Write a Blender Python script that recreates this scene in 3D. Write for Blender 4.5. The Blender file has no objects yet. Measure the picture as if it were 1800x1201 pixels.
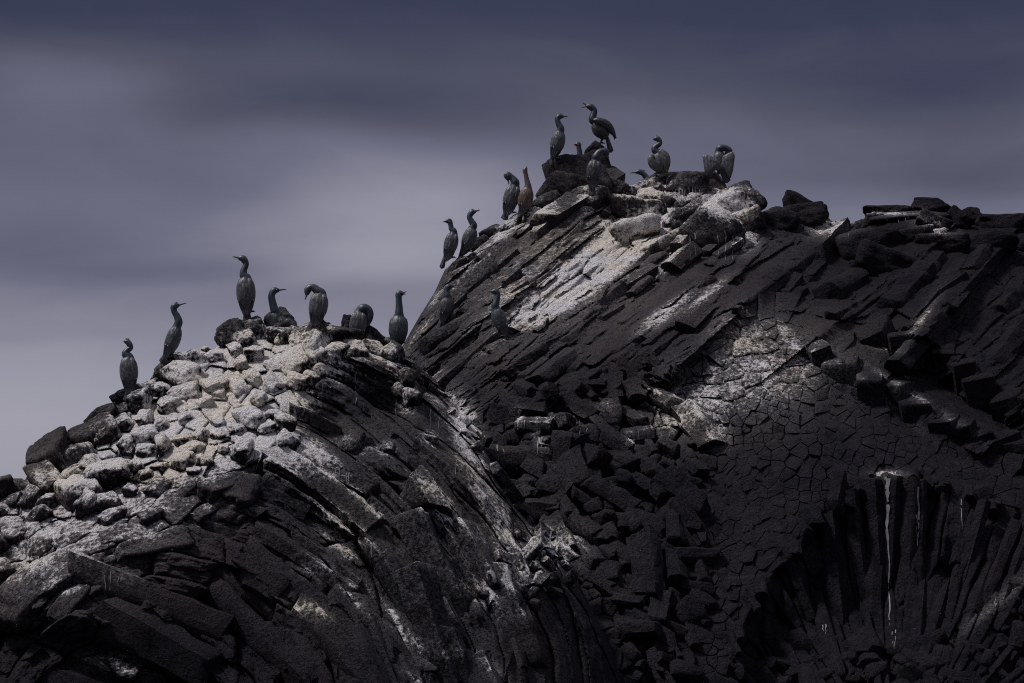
import bpy, math, random
import numpy as np
from mathutils import Vector

SC = bpy.context.scene
COL = SC.collection
rng = np.random.default_rng(7)
random.seed(7)

# ----------------------------------------------------------------- camera
W, H, F = 1800.0, 1201.0, 6800.0
PITCH = math.radians(8.0)
CX, CY = W / 2, H / 2
cam_d = bpy.data.cameras.new("camera")
cam_d.sensor_width = 36.0
cam_d.lens = 36.0 * F / W
cam_d.clip_start = 0.5
cam_d.clip_end = 20000.0
cam = bpy.data.objects.new("camera", cam_d)
cam.rotation_euler = (math.radians(90) + PITCH, 0, 0)
COL.objects.link(cam)
SC.camera = cam

# ----------------------------------------------------------------- sun and sky
SUN_AZ, SUN_EL = math.radians(-52), math.radians(53)      # from the left, a little towards the camera
# direction towards the sun (x right, y away from the camera)
SUN_DIR = Vector((math.sin(SUN_AZ) * math.cos(SUN_EL), -math.cos(SUN_AZ) * math.cos(SUN_EL) * 0.30, math.sin(SUN_EL))).normalized()
sun_d = bpy.data.lights.new("sun", 'SUN')
sun_d.energy = 3.3
sun_d.angle = math.radians(9)
sun_d.color = (1.0, 0.96, 0.945)
sun = bpy.data.objects.new("sun", sun_d)
sun.rotation_euler = SUN_DIR.to_track_quat('Z', 'Y').to_euler()
sun.location = SUN_DIR * 100
COL.objects.link(sun)

SC.view_settings.view_transform = 'Standard'
SC.view_settings.look = 'None'
SC.view_settings.exposure = 0.0
SC.view_settings.gamma = 1.0
SC.view_settings.use_curve_mapping = False
SC.cycles.max_bounces = 4
SC.cycles.use_denoising = False
SC.cycles.filter_width = 1.1


class NT:
    """small node-tree helper"""
    def __init__(self, tree):
        self.t = tree
        tree.nodes.clear()

    def n(self, typ, ins=None, **attrs):
        nd = self.t.nodes.new(typ)
        for k, v in attrs.items():
            setattr(nd, k, v)
        for k, v in (ins or {}).items():
            self.link(nd.inputs[k], v)
        return nd

    def link(self, sock, v):
        if isinstance(v, bpy.types.NodeSocket):
            self.t.links.new(v, sock)
        elif isinstance(v, (tuple, list)) and sock.type == 'RGBA' and len(v) == 3:
            sock.default_value = (*v, 1)
        else:
            sock.default_value = v

    def math(self, op, a, b=0.0, c=0.0, clamp=False):
        nd = self.t.nodes.new('ShaderNodeMath')
        nd.operation = op
        nd.use_clamp = clamp
        self.link(nd.inputs[0], a)
        self.link(nd.inputs[1], b)
        self.link(nd.inputs[2], c)
        return nd.outputs[0]

    def vmath(self, op, a, b=(0, 0, 0)):
        nd = self.t.nodes.new('ShaderNodeVectorMath')
        nd.operation = op
        self.link(nd.inputs[0], a)
        self.link(nd.inputs[1], b)
        return nd.outputs['Value'] if op in ('LENGTH', 'DOT_PRODUCT') else nd.outputs[0]

    def mix(self, fac, a, b, blend='MIX'):
        nd = self.t.nodes.new('ShaderNodeMix')
        nd.data_type = 'RGBA'
        nd.blend_type = blend
        self.link(nd.inputs[0], fac)
        self.link(nd.inputs[6], a)
        self.link(nd.inputs[7], b)
        return nd.outputs[2]

    def noise(self, vec, scale, detail=5, rough=0.6, dist=0.0):
        nd = self.t.nodes.new('ShaderNodeTexNoise')
        self.link(nd.inputs['Vector'], vec)
        nd.inputs['Scale'].default_value = scale
        nd.inputs['Detail'].default_value = detail
        nd.inputs['Roughness'].default_value = rough
        nd.inputs['Distortion'].default_value = dist
        return nd.outputs[0]

    def ramp(self, fac, lo, hi, smooth=True):
        nd = self.t.nodes.new('ShaderNodeMapRange')
        nd.interpolation_type = 'SMOOTHSTEP' if smooth else 'LINEAR'
        self.link(nd.inputs[0], fac)
        nd.inputs[1].default_value = lo
        nd.inputs[2].default_value = hi
        return nd.outputs[0]


def px_dir(px, py):
    d = Vector((px - CX, F * math.cos(PITCH) - (CY - py) * math.sin(PITCH), F * math.sin(PITCH) + (CY - py) * math.cos(PITCH)))
    return d.normalized()


world = bpy.data.worlds.new("World")
SC.world = world
world.use_nodes = True
w = NT(world.node_tree)
tc = w.n('ShaderNodeTexCoord').outputs['Generated']
sky = w.n('ShaderNodeTexSky', sky_type='NISHITA', sun_disc=False, sun_elevation=SUN_EL,
          sun_rotation=math.atan2(SUN_DIR.x, SUN_DIR.y))
sep = w.n('ShaderNodeSeparateXYZ', {0: tc})
# low wide cloud bands: noise over the direction, strongly stretched along the horizon
warp = w.noise(w.vmath('MULTIPLY', tc, (5, 5, 9)), 1.0, 3, 0.5)
warpv = w.n('ShaderNodeCombineXYZ', {2: w.math('MULTIPLY', w.math('SUBTRACT', warp, 0.5), 0.030)}).outputs[0]
dirw = w.vmath('ADD', tc, warpv)
bands = w.noise(w.vmath('MULTIPLY', dirw, (4, 4, 26)), 1.0, 3, 0.5, 0.3)
fine = w.noise(w.vmath('MULTIPLY', dirw, (16, 16, 42)), 1.0, 4, 0.55, 0.6)
val = w.math('ADD', w.math('MULTIPLY', w.math('SUBTRACT', bands, 0.5), 0.20), w.math('MULTIPLY', w.math('SUBTRACT', fine, 0.5), 0.14))
# brighter toward the horizon under the cloud deck, dark deck base at the frame top; unseen sky overhead brightened as added ambient fill
grad = w.n('ShaderNodeValToRGB', {0: w.n('ShaderNodeSeparateXYZ', {0: dirw}).outputs[2]})
cr = grad.color_ramp
cr.interpolation = 'EASE'
e = cr.elements
e[0].position, e[0].color = 0.00, (0.62, 0.62, 0.62, 1)
e[1].position, e[1].color = 1.00, (0.68, 0.68, 0.68, 1)
for pos, v in ((0.12, 0.62), (0.155, 0.50), (0.183, 0.38), (0.203, 0.23), (0.226, 0.09), (0.30, 0.24), (0.42, 0.60)):
    k = e.new(pos)
    k.color = (v, v, v, 1)
val = w.math('ADD', val, grad.outputs[0])


def lobe(px, py, rx, ry, amp):
    c = px_dir(px, py)
    dv = w.vmath('MULTIPLY', w.vmath('SUBTRACT', dirw, tuple(c)), (F / rx, 0.6, F / ry))
    return w.math('MULTIPLY', w.ramp(w.vmath('LENGTH', dv), 1.0, 0.0), amp)


for L in [(640, 185, 520, 80, -0.065), (100, 150, 330, 110, 0.13), (60, 430, 420, 110, -0.10), (720, 380, 430, 190, 0.17),
          (330, 470, 380, 40, -0.07), (660, 480, 330, 55, 0.08), (1180, 190, 480, 90, 0.10), (1650, 140, 520, 110, -0.07),
          (60, 740, 420, 200, 0.12), (900, 300, 330, 110, 0.05), (1700, 300, 420, 110, -0.09), (60, 590, 320, 35, -0.04)]:
    val = w.math('ADD', val, lobe(*L))
val = w.math('MAXIMUM', val, 0.02)
crv = w.n('ShaderNodeValToRGB', {0: val})
cc = crv.color_ramp
cc.interpolation = 'LINEAR'
ce = cc.elements
ce[0].position, ce[0].color = 0.0, (0.028, 0.032, 0.064, 1)
ce[1].position, ce[1].color = 1.0, (0.55, 0.55, 0.62, 1)
for pos, c in ((0.12, (0.040, 0.044, 0.085)), (0.28, (0.090, 0.091, 0.134)), (0.44, (0.155, 0.155, 0.220)), (0.62, (0.30, 0.295, 0.365)), (0.75, (0.36, 0.35, 0.41))):
    k = ce.new(pos)
    k.color = (*c, 1)
bg_sky = w.n('ShaderNodeBackground', {0: sky.outputs[0], 1: 0.06})
bg_cl = w.n('ShaderNodeBackground', {0: crv.outputs[0], 1: 1.0})
mixw = w.n('ShaderNodeMixShader', {0: 0.97, 1: bg_sky.outputs[0], 2: bg_cl.outputs[0]})
w.n('ShaderNodeOutputWorld', {0: mixw.outputs[0]})

# ----------------------------------------------------------------- numeric helpers
cp, sp_ = math.cos(PITCH), math.sin(PITCH)


def P(px, py, Y):
    """world point at distance Y along the line of sight of a picture point"""
    px, py, Y = np.asarray(px, float), np.asarray(py, float), np.asarray(Y, float)
    dy = F * cp - (CY - py) * sp_
    dz = F * sp_ + (CY - py) * cp
    s = Y / dy
    return np.stack([(px - CX) * s, Y + 0 * s, dz * s], -1)


def project(p):
    """world -> picture point"""
    f = p[..., 1] * cp + p[..., 2] * sp_
    u = -p[..., 1] * sp_ + p[..., 2] * cp
    return CX + F * p[..., 0] / f, CY - F * u / f


def hash3(ix, iy, iz, seed):
    h = (ix.astype(np.int64) * 374761393 + iy.astype(np.int64) * 668265263 + iz.astype(np.int64) * 2147483647 + seed * 1274126177)
    h = (h ^ (h >> 13)) * 1274126177 & 0xffffffff
    h = (h ^ (h >> 16)) * 2246822519 & 0xffffffff
    return ((h ^ (h >> 15)) & 0xffffff) / float(0xffffff)


def vnoise(p, seed=0):
    i = np.floor(p)
    f = p - i
    f = f * f * (3 - 2 * f)
    i = i.astype(np.int64)
    r = 0
    for dx in (0, 1):
        wx = f[..., 0] if dx else 1 - f[..., 0]
        for dy in (0, 1):
            wy = f[..., 1] if dy else 1 - f[..., 1]
            for dz in (0, 1):
                wz = f[..., 2] if dz else 1 - f[..., 2]
                r = r + wx * wy * wz * hash3(i[..., 0] + dx, i[..., 1] + dy, i[..., 2] + dz, seed)
    return r


def fbm(p, octaves=4, seed=0, gain=0.5):
    a, s, t = 1.0, 0.0, 0.0
    for k in range(octaves):
        s = s + a * (vnoise(p * 2.0 ** k + 17.3 * k, seed + k) - 0.5)
        t += a
        a *= gain
    return s / t


def worley(u, v, seed):
    """nearest cell randoms, distance to border, local offset"""
    iu, iv = np.floor(u), np.floor(v)
    f1 = np.full(u.shape, 9.0)
    f2 = np.full(u.shape, 9.0)
    r = [np.zeros(u.shape) for _ in range(5)]
    z = np.zeros(u.shape)
    for du in (-1, 0, 1):
        for dv in (-1, 0, 1):
            cu, cv = iu + du, iv + dv
            ou = cu + 0.15 + 0.7 * hash3(cu, cv, z, seed)
            ov = cv + 0.15 + 0.7 * hash3(cu, cv, z, seed + 1)
            d = np.hypot(u - ou, v - ov)
            new = d < f1
            f2 = np.where(new, f1, np.minimum(f2, d))
            f1 = np.where(new, d, f1)
            for k, val_ in enumerate((hash3(cu, cv, z, seed + 2), hash3(cu, cv, z, seed + 3), hash3(cu, cv, z, seed + 4), u - ou, v - ov)):
                r[k] = np.where(new, val_, r[k])
    return r, f2 - f1


def sstep(x, a, b):
    t = np.clip((x - a) / (b - a), 0, 1)
    return t * t * (3 - 2 * t)


def inpoly(x, y, poly):
    x, y = np.asarray(x, float), np.asarray(y, float)
    ins = np.zeros(x.shape, bool)
    n = len(poly)
    for i in range(n):
        x0, y0 = poly[i]
        x1, y1 = poly[(i + 1) % n]
        if y0 == y1:
            continue
        c = ((y0 > y) != (y1 > y)) & (x < (x1 - x0) * (y - y0) / (y1 - y0) + x0)
        ins ^= c
    return ins


def seg_dist(x, y, pts):
    best = np.full(np.shape(x), 1e9)
    for (x0, y0), (x1, y1) in zip(pts[:-1], pts[1:]):
        dx, dy = x1 - x0, y1 - y0
        t = np.clip(((x - x0) * dx + (y - y0) * dy) / (dx * dx + dy * dy), 0, 1)
        best = np.minimum(best, np.hypot(x - x0 - t * dx, y - y0 - t * dy))
    return best


class TPS:
    def __init__(self, pts):
        a = np.array(pts, float)
        self.c = a[:, :2] / 300.0
        n = len(a)
        K = self._k(np.linalg.norm(self.c[:, None] - self.c[None], axis=-1)) + np.eye(n) * 0.02
        Pm = np.hstack([np.ones((n, 1)), self.c])
        A = np.block([[K, Pm], [Pm.T, np.zeros((3, 3))]])
        self.w = np.linalg.solve(A, np.concatenate([a[:, 2], np.zeros(3)]))

    @staticmethod
    def _k(r):
        return np.where(r > 0, r * r * np.log(np.maximum(r, 1e-9)), 0)

    def __call__(self, x, y):
        x, y = np.broadcast_arrays(np.asarray(x, float) / 300, np.asarray(y, float) / 300)
        out = self.w[-3] + self.w[-2] * x + self.w[-1] * y
        for k, (cx, cy) in enumerate(self.c):
            out = out + self.w[k] * self._k(np.hypot(x - cx, y - cy))
        return out


# ----------------------------------------------------------------- shape of the two rock masses
TOP_FRONT = [(-500, 1230), (-260, 1010), (-120, 890), (0, 856), (40, 850), (60, 815), (110, 783), (150, 757), (205, 722), (265, 684), (320, 645), (378, 612),
             (420, 590), (470, 588), (515, 582), (560, 588), (600, 594), (640, 596), (690, 604), (712, 622), (745, 668), (800, 716), (850, 772),
             (900, 874), (930, 912), (965, 952), (1010, 1010), (1060, 1110), (1120, 1230), (1300, 1500)]
TOP_CLIFF = [(560, 900), (640, 720), (700, 622), (718, 590), (740, 552), (765, 512), (782, 474), (800, 460), (825, 452), (846, 424), (875, 402), (920, 372), (950, 350),
             (968, 322), (985, 300), (1030, 285), (1060, 290), (1080, 330), (1105, 334), (1130, 322), (1165, 314), (1210, 314), (1260, 318), (1310, 342),
             (1340, 374), (1365, 372), (1410, 366), (1450, 378), (1485, 408), (1515, 400), (1530, 378), (1600, 372), (1670, 376), (1700, 388), (1725, 396),
             (1800, 392), (1950, 380), (2150, 420), (2300, 560)]


def top_front(x):
    return np.interp(x, *zip(*TOP_FRONT))


def top_cliff(x):
    return np.interp(x, *zip(*TOP_CLIFF))


T_FRONT = TPS([(430, 580, 41.2), (560, 588, 41.3), (640, 596, 41.3), (705, 612, 41.4), (265, 680, 40.6), (110, 785, 40.2), (0, 856, 39.9), (-150, 920, 39.9),
               (300, 760, 39.7), (430, 700, 40.1), (520, 690, 40.0), (480, 770, 39.3), (200, 850, 39.2), (350, 850, 38.8), (50, 950, 38.8), (200, 950, 38.3),
               (400, 900, 38.5), (100, 1050, 38.1), (250, 1050, 38.0), (400, 1000, 38.2), (500, 900, 38.6), (200, 1200, 37.8), (400, 1200, 37.7), (-150, 1150, 38.2),
               (610, 700, 40.2), (700, 720, 40.5), (800, 762, 40.9), (600, 850, 39.1), (700, 850, 39.5), (800, 850, 40.0), (880, 880, 40.6), (650, 1000, 38.5),
               (750, 1000, 38.8), (850, 1000, 39.4), (950, 985, 40.2), (600, 1200, 37.7), (800, 1200, 38.0), (1000, 1200, 39.2), (1090, 1210, 40.2),
               (200, 1500, 37.0), (600, 1500, 36.9), (1000, 1500, 37.8), (1250, 1500, 39.2), (-300, 1500, 37.5), (600, 1850, 36.4), (-100, 1850, 36.6), (1200, 1850, 37.5)])
T_CLIFF = TPS([(700, 622, 47.0), (760, 515, 47.8), (845, 420, 48.6), (960, 345, 49.3), (1040, 290, 50.0), (1150, 318, 50), (1270, 325, 49.9), (1340, 378, 50),
               (1400, 370, 50.5), (1480, 408, 50.8), (1560, 378, 50.9), (1700, 385, 51), (1800, 395, 51), (2050, 400, 51.2),
               (800, 600, 46.3), (900, 500, 47.1), (1000, 420, 48.2), (1100, 400, 48.8), (1200, 400, 48.8), (1000, 560, 46.6), (1100, 520, 47.1), (1200, 500, 47.5),
               (1300, 450, 48.4), (1400, 450, 49.0), (1550, 440, 49.4), (1700, 450, 49.6), (1900, 450, 49.7), (900, 640, 45.4), (1000, 650, 45.1), (1100, 620, 45.4),
               (1180, 600, 45.8), (880, 740, 44.6), (950, 720, 44.3), (1050, 720, 44.3), (1150, 720, 44.4), (900, 850, 43.7), (1000, 820, 43.1), (1100, 820, 43.1),
               (1200, 820, 43.3), (1000, 950, 42.3), (1100, 950, 42.1), (1200, 950, 42.2), (1050, 1100, 41.2), (1150, 1100, 41.1), (1240, 1120, 41.2),
               (1100, 1250, 40.2), (1250, 1250, 40.3), (1300, 545, 46.0), (1250, 640, 45.0), (1350, 640, 44.9), (1450, 640, 45.3), (1300, 760, 43.9), (1420, 760, 43.8),
               (1550, 740, 44.3), (1680, 780, 44.2), (1300, 880, 42.9), (1420, 860, 42.8), (1300, 1000, 42.0), (1380, 960, 42.1), (1290, 1120, 41.1),
               (1500, 860, 42.7), (1560, 832, 42.9), (1640, 845, 42.9), (1800, 890, 43.0), (1560, 1000, 41.8), (1560, 1200, 40.3), (1800, 1100, 41.2), (1400, 1200, 40.4),
               (1650, 600, 46.6), (1750, 560, 47.6), (1850, 640, 46.8), (1600, 530, 47.6), (1900, 1150, 41.0), (2050, 800, 44.0),
               (900, 1300, 40.5), (1100, 1600, 38.6), (1500, 1600, 38.6), (1900, 1600, 38.8), (1500, 1900, 37.2), (2100, 1900, 37.4), (700, 800, 45.5), (650, 1200, 43), (700, 1700, 40)])

RIM = [(1255, 1230), (1290, 1130), (1370, 985), (1430, 915), (1500, 862), (1535, 840), (1580, 834), (1640, 848), (1700, 868), (1760, 880), (1850, 915), (1950, 960)]
_rx = np.arange(1255, 1951, 9.0)
_ry = np.interp(_rx, *zip(*RIM)) + np.repeat(rng.uniform(-15, 15, len(_rx) // 2 + 1), 2)[:len(_rx)] * np.interp(_rx, [1255, 1480, 1560, 1700], [1.3, 1.0, .3, .8])
RIM = list(zip(_rx.tolist(), _ry.tolist()))
LEDGE_A = [(1440, 608), (1495, 640), (1600, 690), (1650, 738), (1700, 752), (1800, 776), (1950, 830)]
LEDGE_B = [(1545, 575), (1630, 592), (1700, 645), (1800, 705), (1950, 790)]


def step_down(px, py, line, hgt, amp, x0, fall=110.0):
    """tread / riser / tread: a ledge with a steep face below the line"""
    ly = np.interp(px, *zip(*line))
    d = py - ly
    v = np.where(d < 0, -amp * np.exp(np.minimum(d, 0) / fall), np.where(d < hgt, -amp + 2 * amp * d / hgt, amp * np.exp(-np.maximum(d - hgt, 0) / fall)))
    return v * sstep(px, x0, x0 + 60)


def spine(px, py, line, amp, w_in, w_out):
    """a crest standing out of the slope: gentle on its upper left side, steep on the other"""
    d = seg_dist(px, py, line)
    (x0, y0), (x1, y1) = line[0], line[-1]
    sgn = (px - x0) * (y1 - y0) - (py - y0) * (x1 - x0)
    w_ = np.where(sgn < 0, w_out, w_in)
    return -amp * np.exp(-(d / w_) ** 1.3)


SPINES = [([(1180, 655), (1290, 545), (1390, 470), (1472, 402)], .55, 70, 22), ([(1440, 590), (1530, 515), (1600, 470), (1650, 420)], .50, 60, 20),
          ([(1628, 588), (1700, 500), (1765, 430)], .70, 70, 18), ([(1130, 640), (1210, 560), (1300, 480)], .30, 50, 18),
          ([(900, 640), (1010, 560), (1130, 470), (1200, 420)], .28, 50, 16), ([(1000, 690), (1100, 610), (1220, 510)], .30, 50, 16), ([(760, 640), (850, 560), (960, 470)], .22, 50, 16)]
ARCS = [([(300, 800), (430, 772), (540, 850), (640, 935), (720, 1035), (800, 1150), (900, 1300)], 46, .15, 400), ([(400, 720), (520, 755), (600, 815), (700, 905), (790, 1010), (900, 1150)], 42, .13, 500),
        ([(560, 690), (640, 780), (720, 850), (800, 930), (900, 1060), (960, 1160)], 44, .14, 580), ([(640, 690), (740, 770), (830, 870), (900, 980)], 40, .12, 680),
        ([(0, 1060), (150, 1080), (300, 1140), (420, 1210), (600, 1330)], 56, .16, -60), ([(480, 632), (560, 636), (620, 634), (700, 645), (760, 700)], 95, .20, 520)]


def fan_recess(px, py):
    rim = np.interp(px, *zip(*RIM))
    d = py - rim
    k = sstep(px, 1270, 1330)
    return np.where(d > 0, k * (0.22 * sstep(d, 0, 30) + 0.62 * sstep(d, 0, 190) - 0.4 * sstep(d, 200, 420)), 0)


def base_cliff(px, py):
    y = T_CLIFF(px, py)
    d = py - top_cliff(px)
    y = y + 0.5 * np.exp(-np.maximum(d, 0) / 14.0)
    y = y + step_down(px, py, LEDGE_A, 58, 0.30, 1425) + step_down(px, py, LEDGE_B, 62, 0.42, 1540)
    for sp in SPINES:
        y = y + spine(px, py, *sp)
    y = y + fan_recess(px, py)
    return y


def base_front(px, py):
    y = T_FRONT(px, py)
    d = py - top_front(px)
    y = y + 0.45 * np.exp(-np.maximum(d, 0) / 14.0)
    for line, hgt, amp, x0 in ARCS:
        y = y + step_down(px, py, line, hgt, amp, x0, 60.0) * sstep(px, line[-1][0], line[-1][0] - 80)
    # hollow under the brow on the right-hand face
    e = ((px - 618) / 95.0) ** 2 + ((py - 722) / 75.0) ** 2
    y = y + 0.42 * np.exp(-e ** 1.5)
    y = y + 0.06 * np.exp(-(((px - 330) / 260.0) ** 2 + ((py - 745 + .45 * (px - 330)) / 90.0) ** 2) ** 2)
    return y


CEN = (250.0, 1330.0)          # the columns of the near stack curve round this point


def rot(px, py, deg):
    a = math.radians(deg)
    return px * math.cos(a) + py * math.sin(a), -px * math.sin(a) + py * math.cos(a)


def blocks(a, b, la, lb, seed, tilt=1.0):
    r, e = worley(a / la, b / lb, seed)
    h = (r[0] - 0.5) + tilt * ((r[1] - 0.5) * r[3] * 1.3 + (r[2] - 0.5) * r[4] * 1.6)
    return h, e


def relief_cliff(px, py):
    p3 = np.stack([px / 60, py / 60, px * 0], -1)
    wx, wy = px + 14 * fbm(p3, 3, 5), py + 14 * fbm(p3, 3, 9)
    wr = sstep(px, 1340, 1560)
    a1, b1 = rot(wx, wy, -37)
    a2, b2 = rot(wx, wy, -46)
    slab_m = sstep(py, 0, 1) * inpoly(px, py, SLAB_Z)
    gully_m = inpoly(px, py, GULLY_Z)
    h1, e1 = blocks(a1, b1, 105, 30, 11)
    h2, e2 = blocks(a1, b1, 44, 15, 21)
    h3, e3 = blocks(a2, b2, 120, 36, 31)
    g1, eg = blocks(wx, wy, 34, 30, 41)
    strata = (1 - wr) * h1 + wr * h3
    es = np.where(wr > .5, e3, e1)
    d_s = 0.20 * strata + 0.07 * h2 - 0.06 * np.exp(-es / .07)
    d_g = 0.30 * g1 - 0.10 * np.exp(-eg / .08)
    s1, esl = blocks(wx * .9 + wy * .3, wy, 30, 26, 51, .6)
    d_sl = 0.03 * s1 - 0.05 * np.exp(-esl / .06)
    d = np.where(slab_m > 0, d_sl, np.where(gully_m, d_g, d_s))
    # the bare tread between the two ledges: fine ribs running down to the right
    a4, b4 = rot(wx, wy, 33)
    strip = inpoly(px, py, STRIP_Z)
    d = np.where(strip, 0.10 * fbm(np.stack([a4 / 70, b4 / 6, px * 0 + 2], -1), 4, 85, .6), d)
    # alcove: fluted radiating columns
    rim = np.interp(px, *zip(*RIM))
    al = (py > rim) & (px > 1280)
    ang = np.arctan2(px - 1575, 1400 - py)
    r = np.hypot(px - 1575, 1400 - py)
    f1, ef = blocks(ang * 420 + 12 * fbm(p3 * .7, 2, 3), r, 26, 190, 61)
    rf = np.where(px > 1270, np.clip(np.abs(py - rim) / 26, 0, 1), 1)
    d = np.where(al, 0.16 * f1 - 0.10 * np.exp(-ef / .1), d) * rf
    n3 = np.stack([px / 22, py / 22, px * 0 + 3], -1)
    st = fbm(np.stack([a1 / 60, b1 / 7, px * 0 + 5], -1), 4, 81, .6) * (1 - np.clip(slab_m + gully_m + al + strip, 0, 1))
    d = d + 0.16 * st + 0.07 * fbm(n3, 4, 71, .55) + 0.20 * fbm(p3 * .5, 3, 75)
    return -d


def relief_front(px, py):
    p3 = np.stack([px / 60, py / 60, px * 0 + 9], -1)
    wx, wy = px + 16 * fbm(p3, 3, 105), py + 16 * fbm(p3, 3, 109)
    R = np.hypot(wx - CEN[0], wy - CEN[1])
    th = np.arctan2(wx - CEN[0], CEN[1] - wy)
    h1, e1 = blocks(th * 480, R, 180, 46, 111)
    h2, e2 = blocks(th * 480, R, 70, 20, 121)
    b1, eb = blocks(wx, wy, 40, 34, 131)
    a3, c3 = rot(wx, wy, -24)
    q1, eq = blocks(a3, c3, 90, 44, 141)
    right = sstep(px + 0.35 * (py - 760), 470, 540)
    low = sstep(py + 0.30 * px, 1010, 1060)
    d_col = 0.18 * h1 + 0.05 * h2 - 0.10 * np.exp(-e1 / .05)
    d_bld = 0.12 * b1 - 0.10 * np.exp(-eb / .09)
    d_str = 0.16 * q1 - 0.06 * np.exp(-eq / .07)
    left_low = sstep(py + 0.42 * px, 930, 1000)
    d = d_bld * (1 - left_low) + d_str * left_low
    k = np.clip(np.maximum(right, low), 0, 1)
    d = d * (1 - k) + d_col * k
    n3 = np.stack([px / 22, py / 22, px * 0 + 13], -1)
    st = fbm(np.stack([th * 8, R / 9, px * 0 + 5], -1), 4, 181, .6) * k
    return -(d + 0.09 * st + 0.07 * fbm(n3, 4, 171, .55) + 0.16 * fbm(p3 * .6, 3, 175))


SLAB_Z = [(1300, 548), (1360, 545), (1440, 560), (1450, 610), (1500, 660), (1600, 715), (1640, 760), (1720, 800), (1850, 830), (1850, 900), (1700, 858), (1640, 846),
          (1560, 832), (1500, 860), (1430, 912), (1370, 982), (1290, 1130), (1255, 1201), (1215, 1190), (1240, 1090), (1245, 1000), (1238, 880), (1250, 790),
          (1236, 742), (1165, 745), (1150, 705), (1180, 680), (1225, 640), (1262, 590)]
STRIP_Z = [(1380, 545), (1545, 575), (1570, 640), (1640, 655), (1700, 705), (1800, 765), (1950, 850), (1950, 826), (1800, 774), (1700, 750), (1650, 735), (1600, 688), (1495, 638), (1440, 606)]
GULLY_Z = [(820, 745), (880, 705), (960, 680), (1060, 665), (1130, 640), (1180, 640), (1165, 700), (1165, 745), (1236, 742), (1250, 790), (1238, 880), (1245, 1000),
           (1240, 1090), (1215, 1201), (1180, 1500), (900, 1500), (820, 1000)]

# where the birds have whitened the rock: x, y, rx, ry, angle, weight
GUANO = [(400, 690, 130, 85, -10, 1.15), (300, 745, 110, 62, -25, 1.0), (480, 655, 80, 70, 20, 1.05), (565, 625, 58, 42, 20, .95), (455, 770, 95, 42, 25, 1.0),
         (210, 800, 120, 60, -30, .85), (110, 850, 90, 50, -30, .75), (540, 790, 90, 24, 38, .75), (330, 790, 120, 50, -10, .9), (190, 880, 190, 70, -20, .62), (90, 930, 150, 60, -20, .55), (250, 930, 120, 40, -20, .45), (60, 985, 50, 30, 0, .72),
         (110, 1030, 50, 20, -10, .55), (330, 880, 120, 40, 10, .35), (650, 612, 60, 24, 8, .8), (700, 655, 26, 60, -15, .62), (600, 655, 90, 26, 5, .55),
         (715, 690, 26, 40, -20, .7), (770, 690, 30, 60, -25, .50), (815, 745, 24, 55, -15, .88), (840, 830, 28, 110, -22, .68), (880, 920, 30, 90, -25, .62),
         (680, 790, 20, 16, 0, .62), (620, 780, 46, 20, 20, .45), (755, 770, 20, 14, 0, .6), (600, 920, 75, 18, 42, .75), (590, 935, 60, 24, 50, .75), (640, 880, 70, 12, 45, .65),
         (620, 1030, 20, 10, 40, .5), (540, 1070, 40, 14, 20, .62), (560, 1000, 46, 20, 20, .5), (620, 1050, 50, 10, 45, .5), (690, 1080, 90, 9, 48, .52), (730, 1130, 60, 14, 35, .5),
         (960, 960, 60, 36, 0, .74), (900, 1010, 80, 32, -20, .64), (840, 1040, 60, 22, 40, .62), (790, 915, 70, 16, 30, .66), (760, 860, 60, 14, 42, .62), (780, 1150, 50, 22, -15, .5),
         (850, 1160, 60, 12, 40, .48), (740, 1200, 40, 12, 40, .45), (210, 1170, 60, 16, 10, .5), (210, 1015, 36, 12, 10, .55), (900, 1080, 50, 16, 0, .42),
         (90, 920, 200, 110, -25, .60), (740, 930, 260, 200, 40, .24), (330, 640, 90, 50, -30, .5), (1000, 470, 240, 110, -30, .38), (1130, 380, 180, 60, 10, .34), (820, 480, 90, 40, -45, .36),
         # back peak
         (1120, 400, 62, 36, -20, 1.1), (1040, 472, 135, 30, -36, 1.2), (975, 512, 110, 18, -36, .85), (930, 560, 110, 12, -36, .55), (1130, 340, 60, 22, -10, .85), (1280, 360, 46, 26, -5, 1.05), (1205, 340, 40, 30, 60, .55),
         (945, 380, 36, 22, -30, .85), (1035, 345, 20, 30, 0, .75), (890, 400, 46, 14, -40, .75), (830, 450, 50, 14, -40, .55), (1180, 450, 60, 10, -55, .62), (1190, 400, 40, 26, 0, .55),
         (1170, 550, 60, 14, -36, .62), (1240, 520, 50, 10, -40, .5), (900, 520, 60, 26, -20, .50), (1310, 420, 26, 26, 0, .62), (1060, 410, 40, 12, -50, .5), (850, 560, 70, 14, -40, .36),
         (740, 580, 60, 10, -50, .42), (770, 520, 40, 8, -52, .5), (1460, 400, 40, 14, -10, .62), (1640, 395, 36, 14, 30, .6), (1560, 375, 60, 6, 0, .5), (920, 560, 40, 20, -36, .38),
         # slab and gully
         (1310, 600, 70, 60, 10, .47), (1330, 660, 140, 70, -10, .49), (1240, 700, 105, 55, -20, .52), (1400, 610, 70, 16, 50, .5), (1200, 735, 70, 30, -15, .52), (1260, 760, 26, 26, 0, .55),
         (1150, 685, 16, 16, 60, .6), (1110, 770, 14, 10, 60, .62), (1070, 715, 20, 12, 0, .45), (970, 740, 60, 14, 0, .42), (910, 735, 14, 20, 0, .55), (950, 770, 20, 12, 60, .5),
         (1480, 640, 120, 6, 40, .38), (1600, 690, 120, 6, 33, .38), (1555, 610, 36, 8, 10, .4), (1620, 560, 50, 8, -55, .4),
         (1562, 833, 22, 5, 0, .85), (1750, 1060, 70, 10, -40, .36)]


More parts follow.
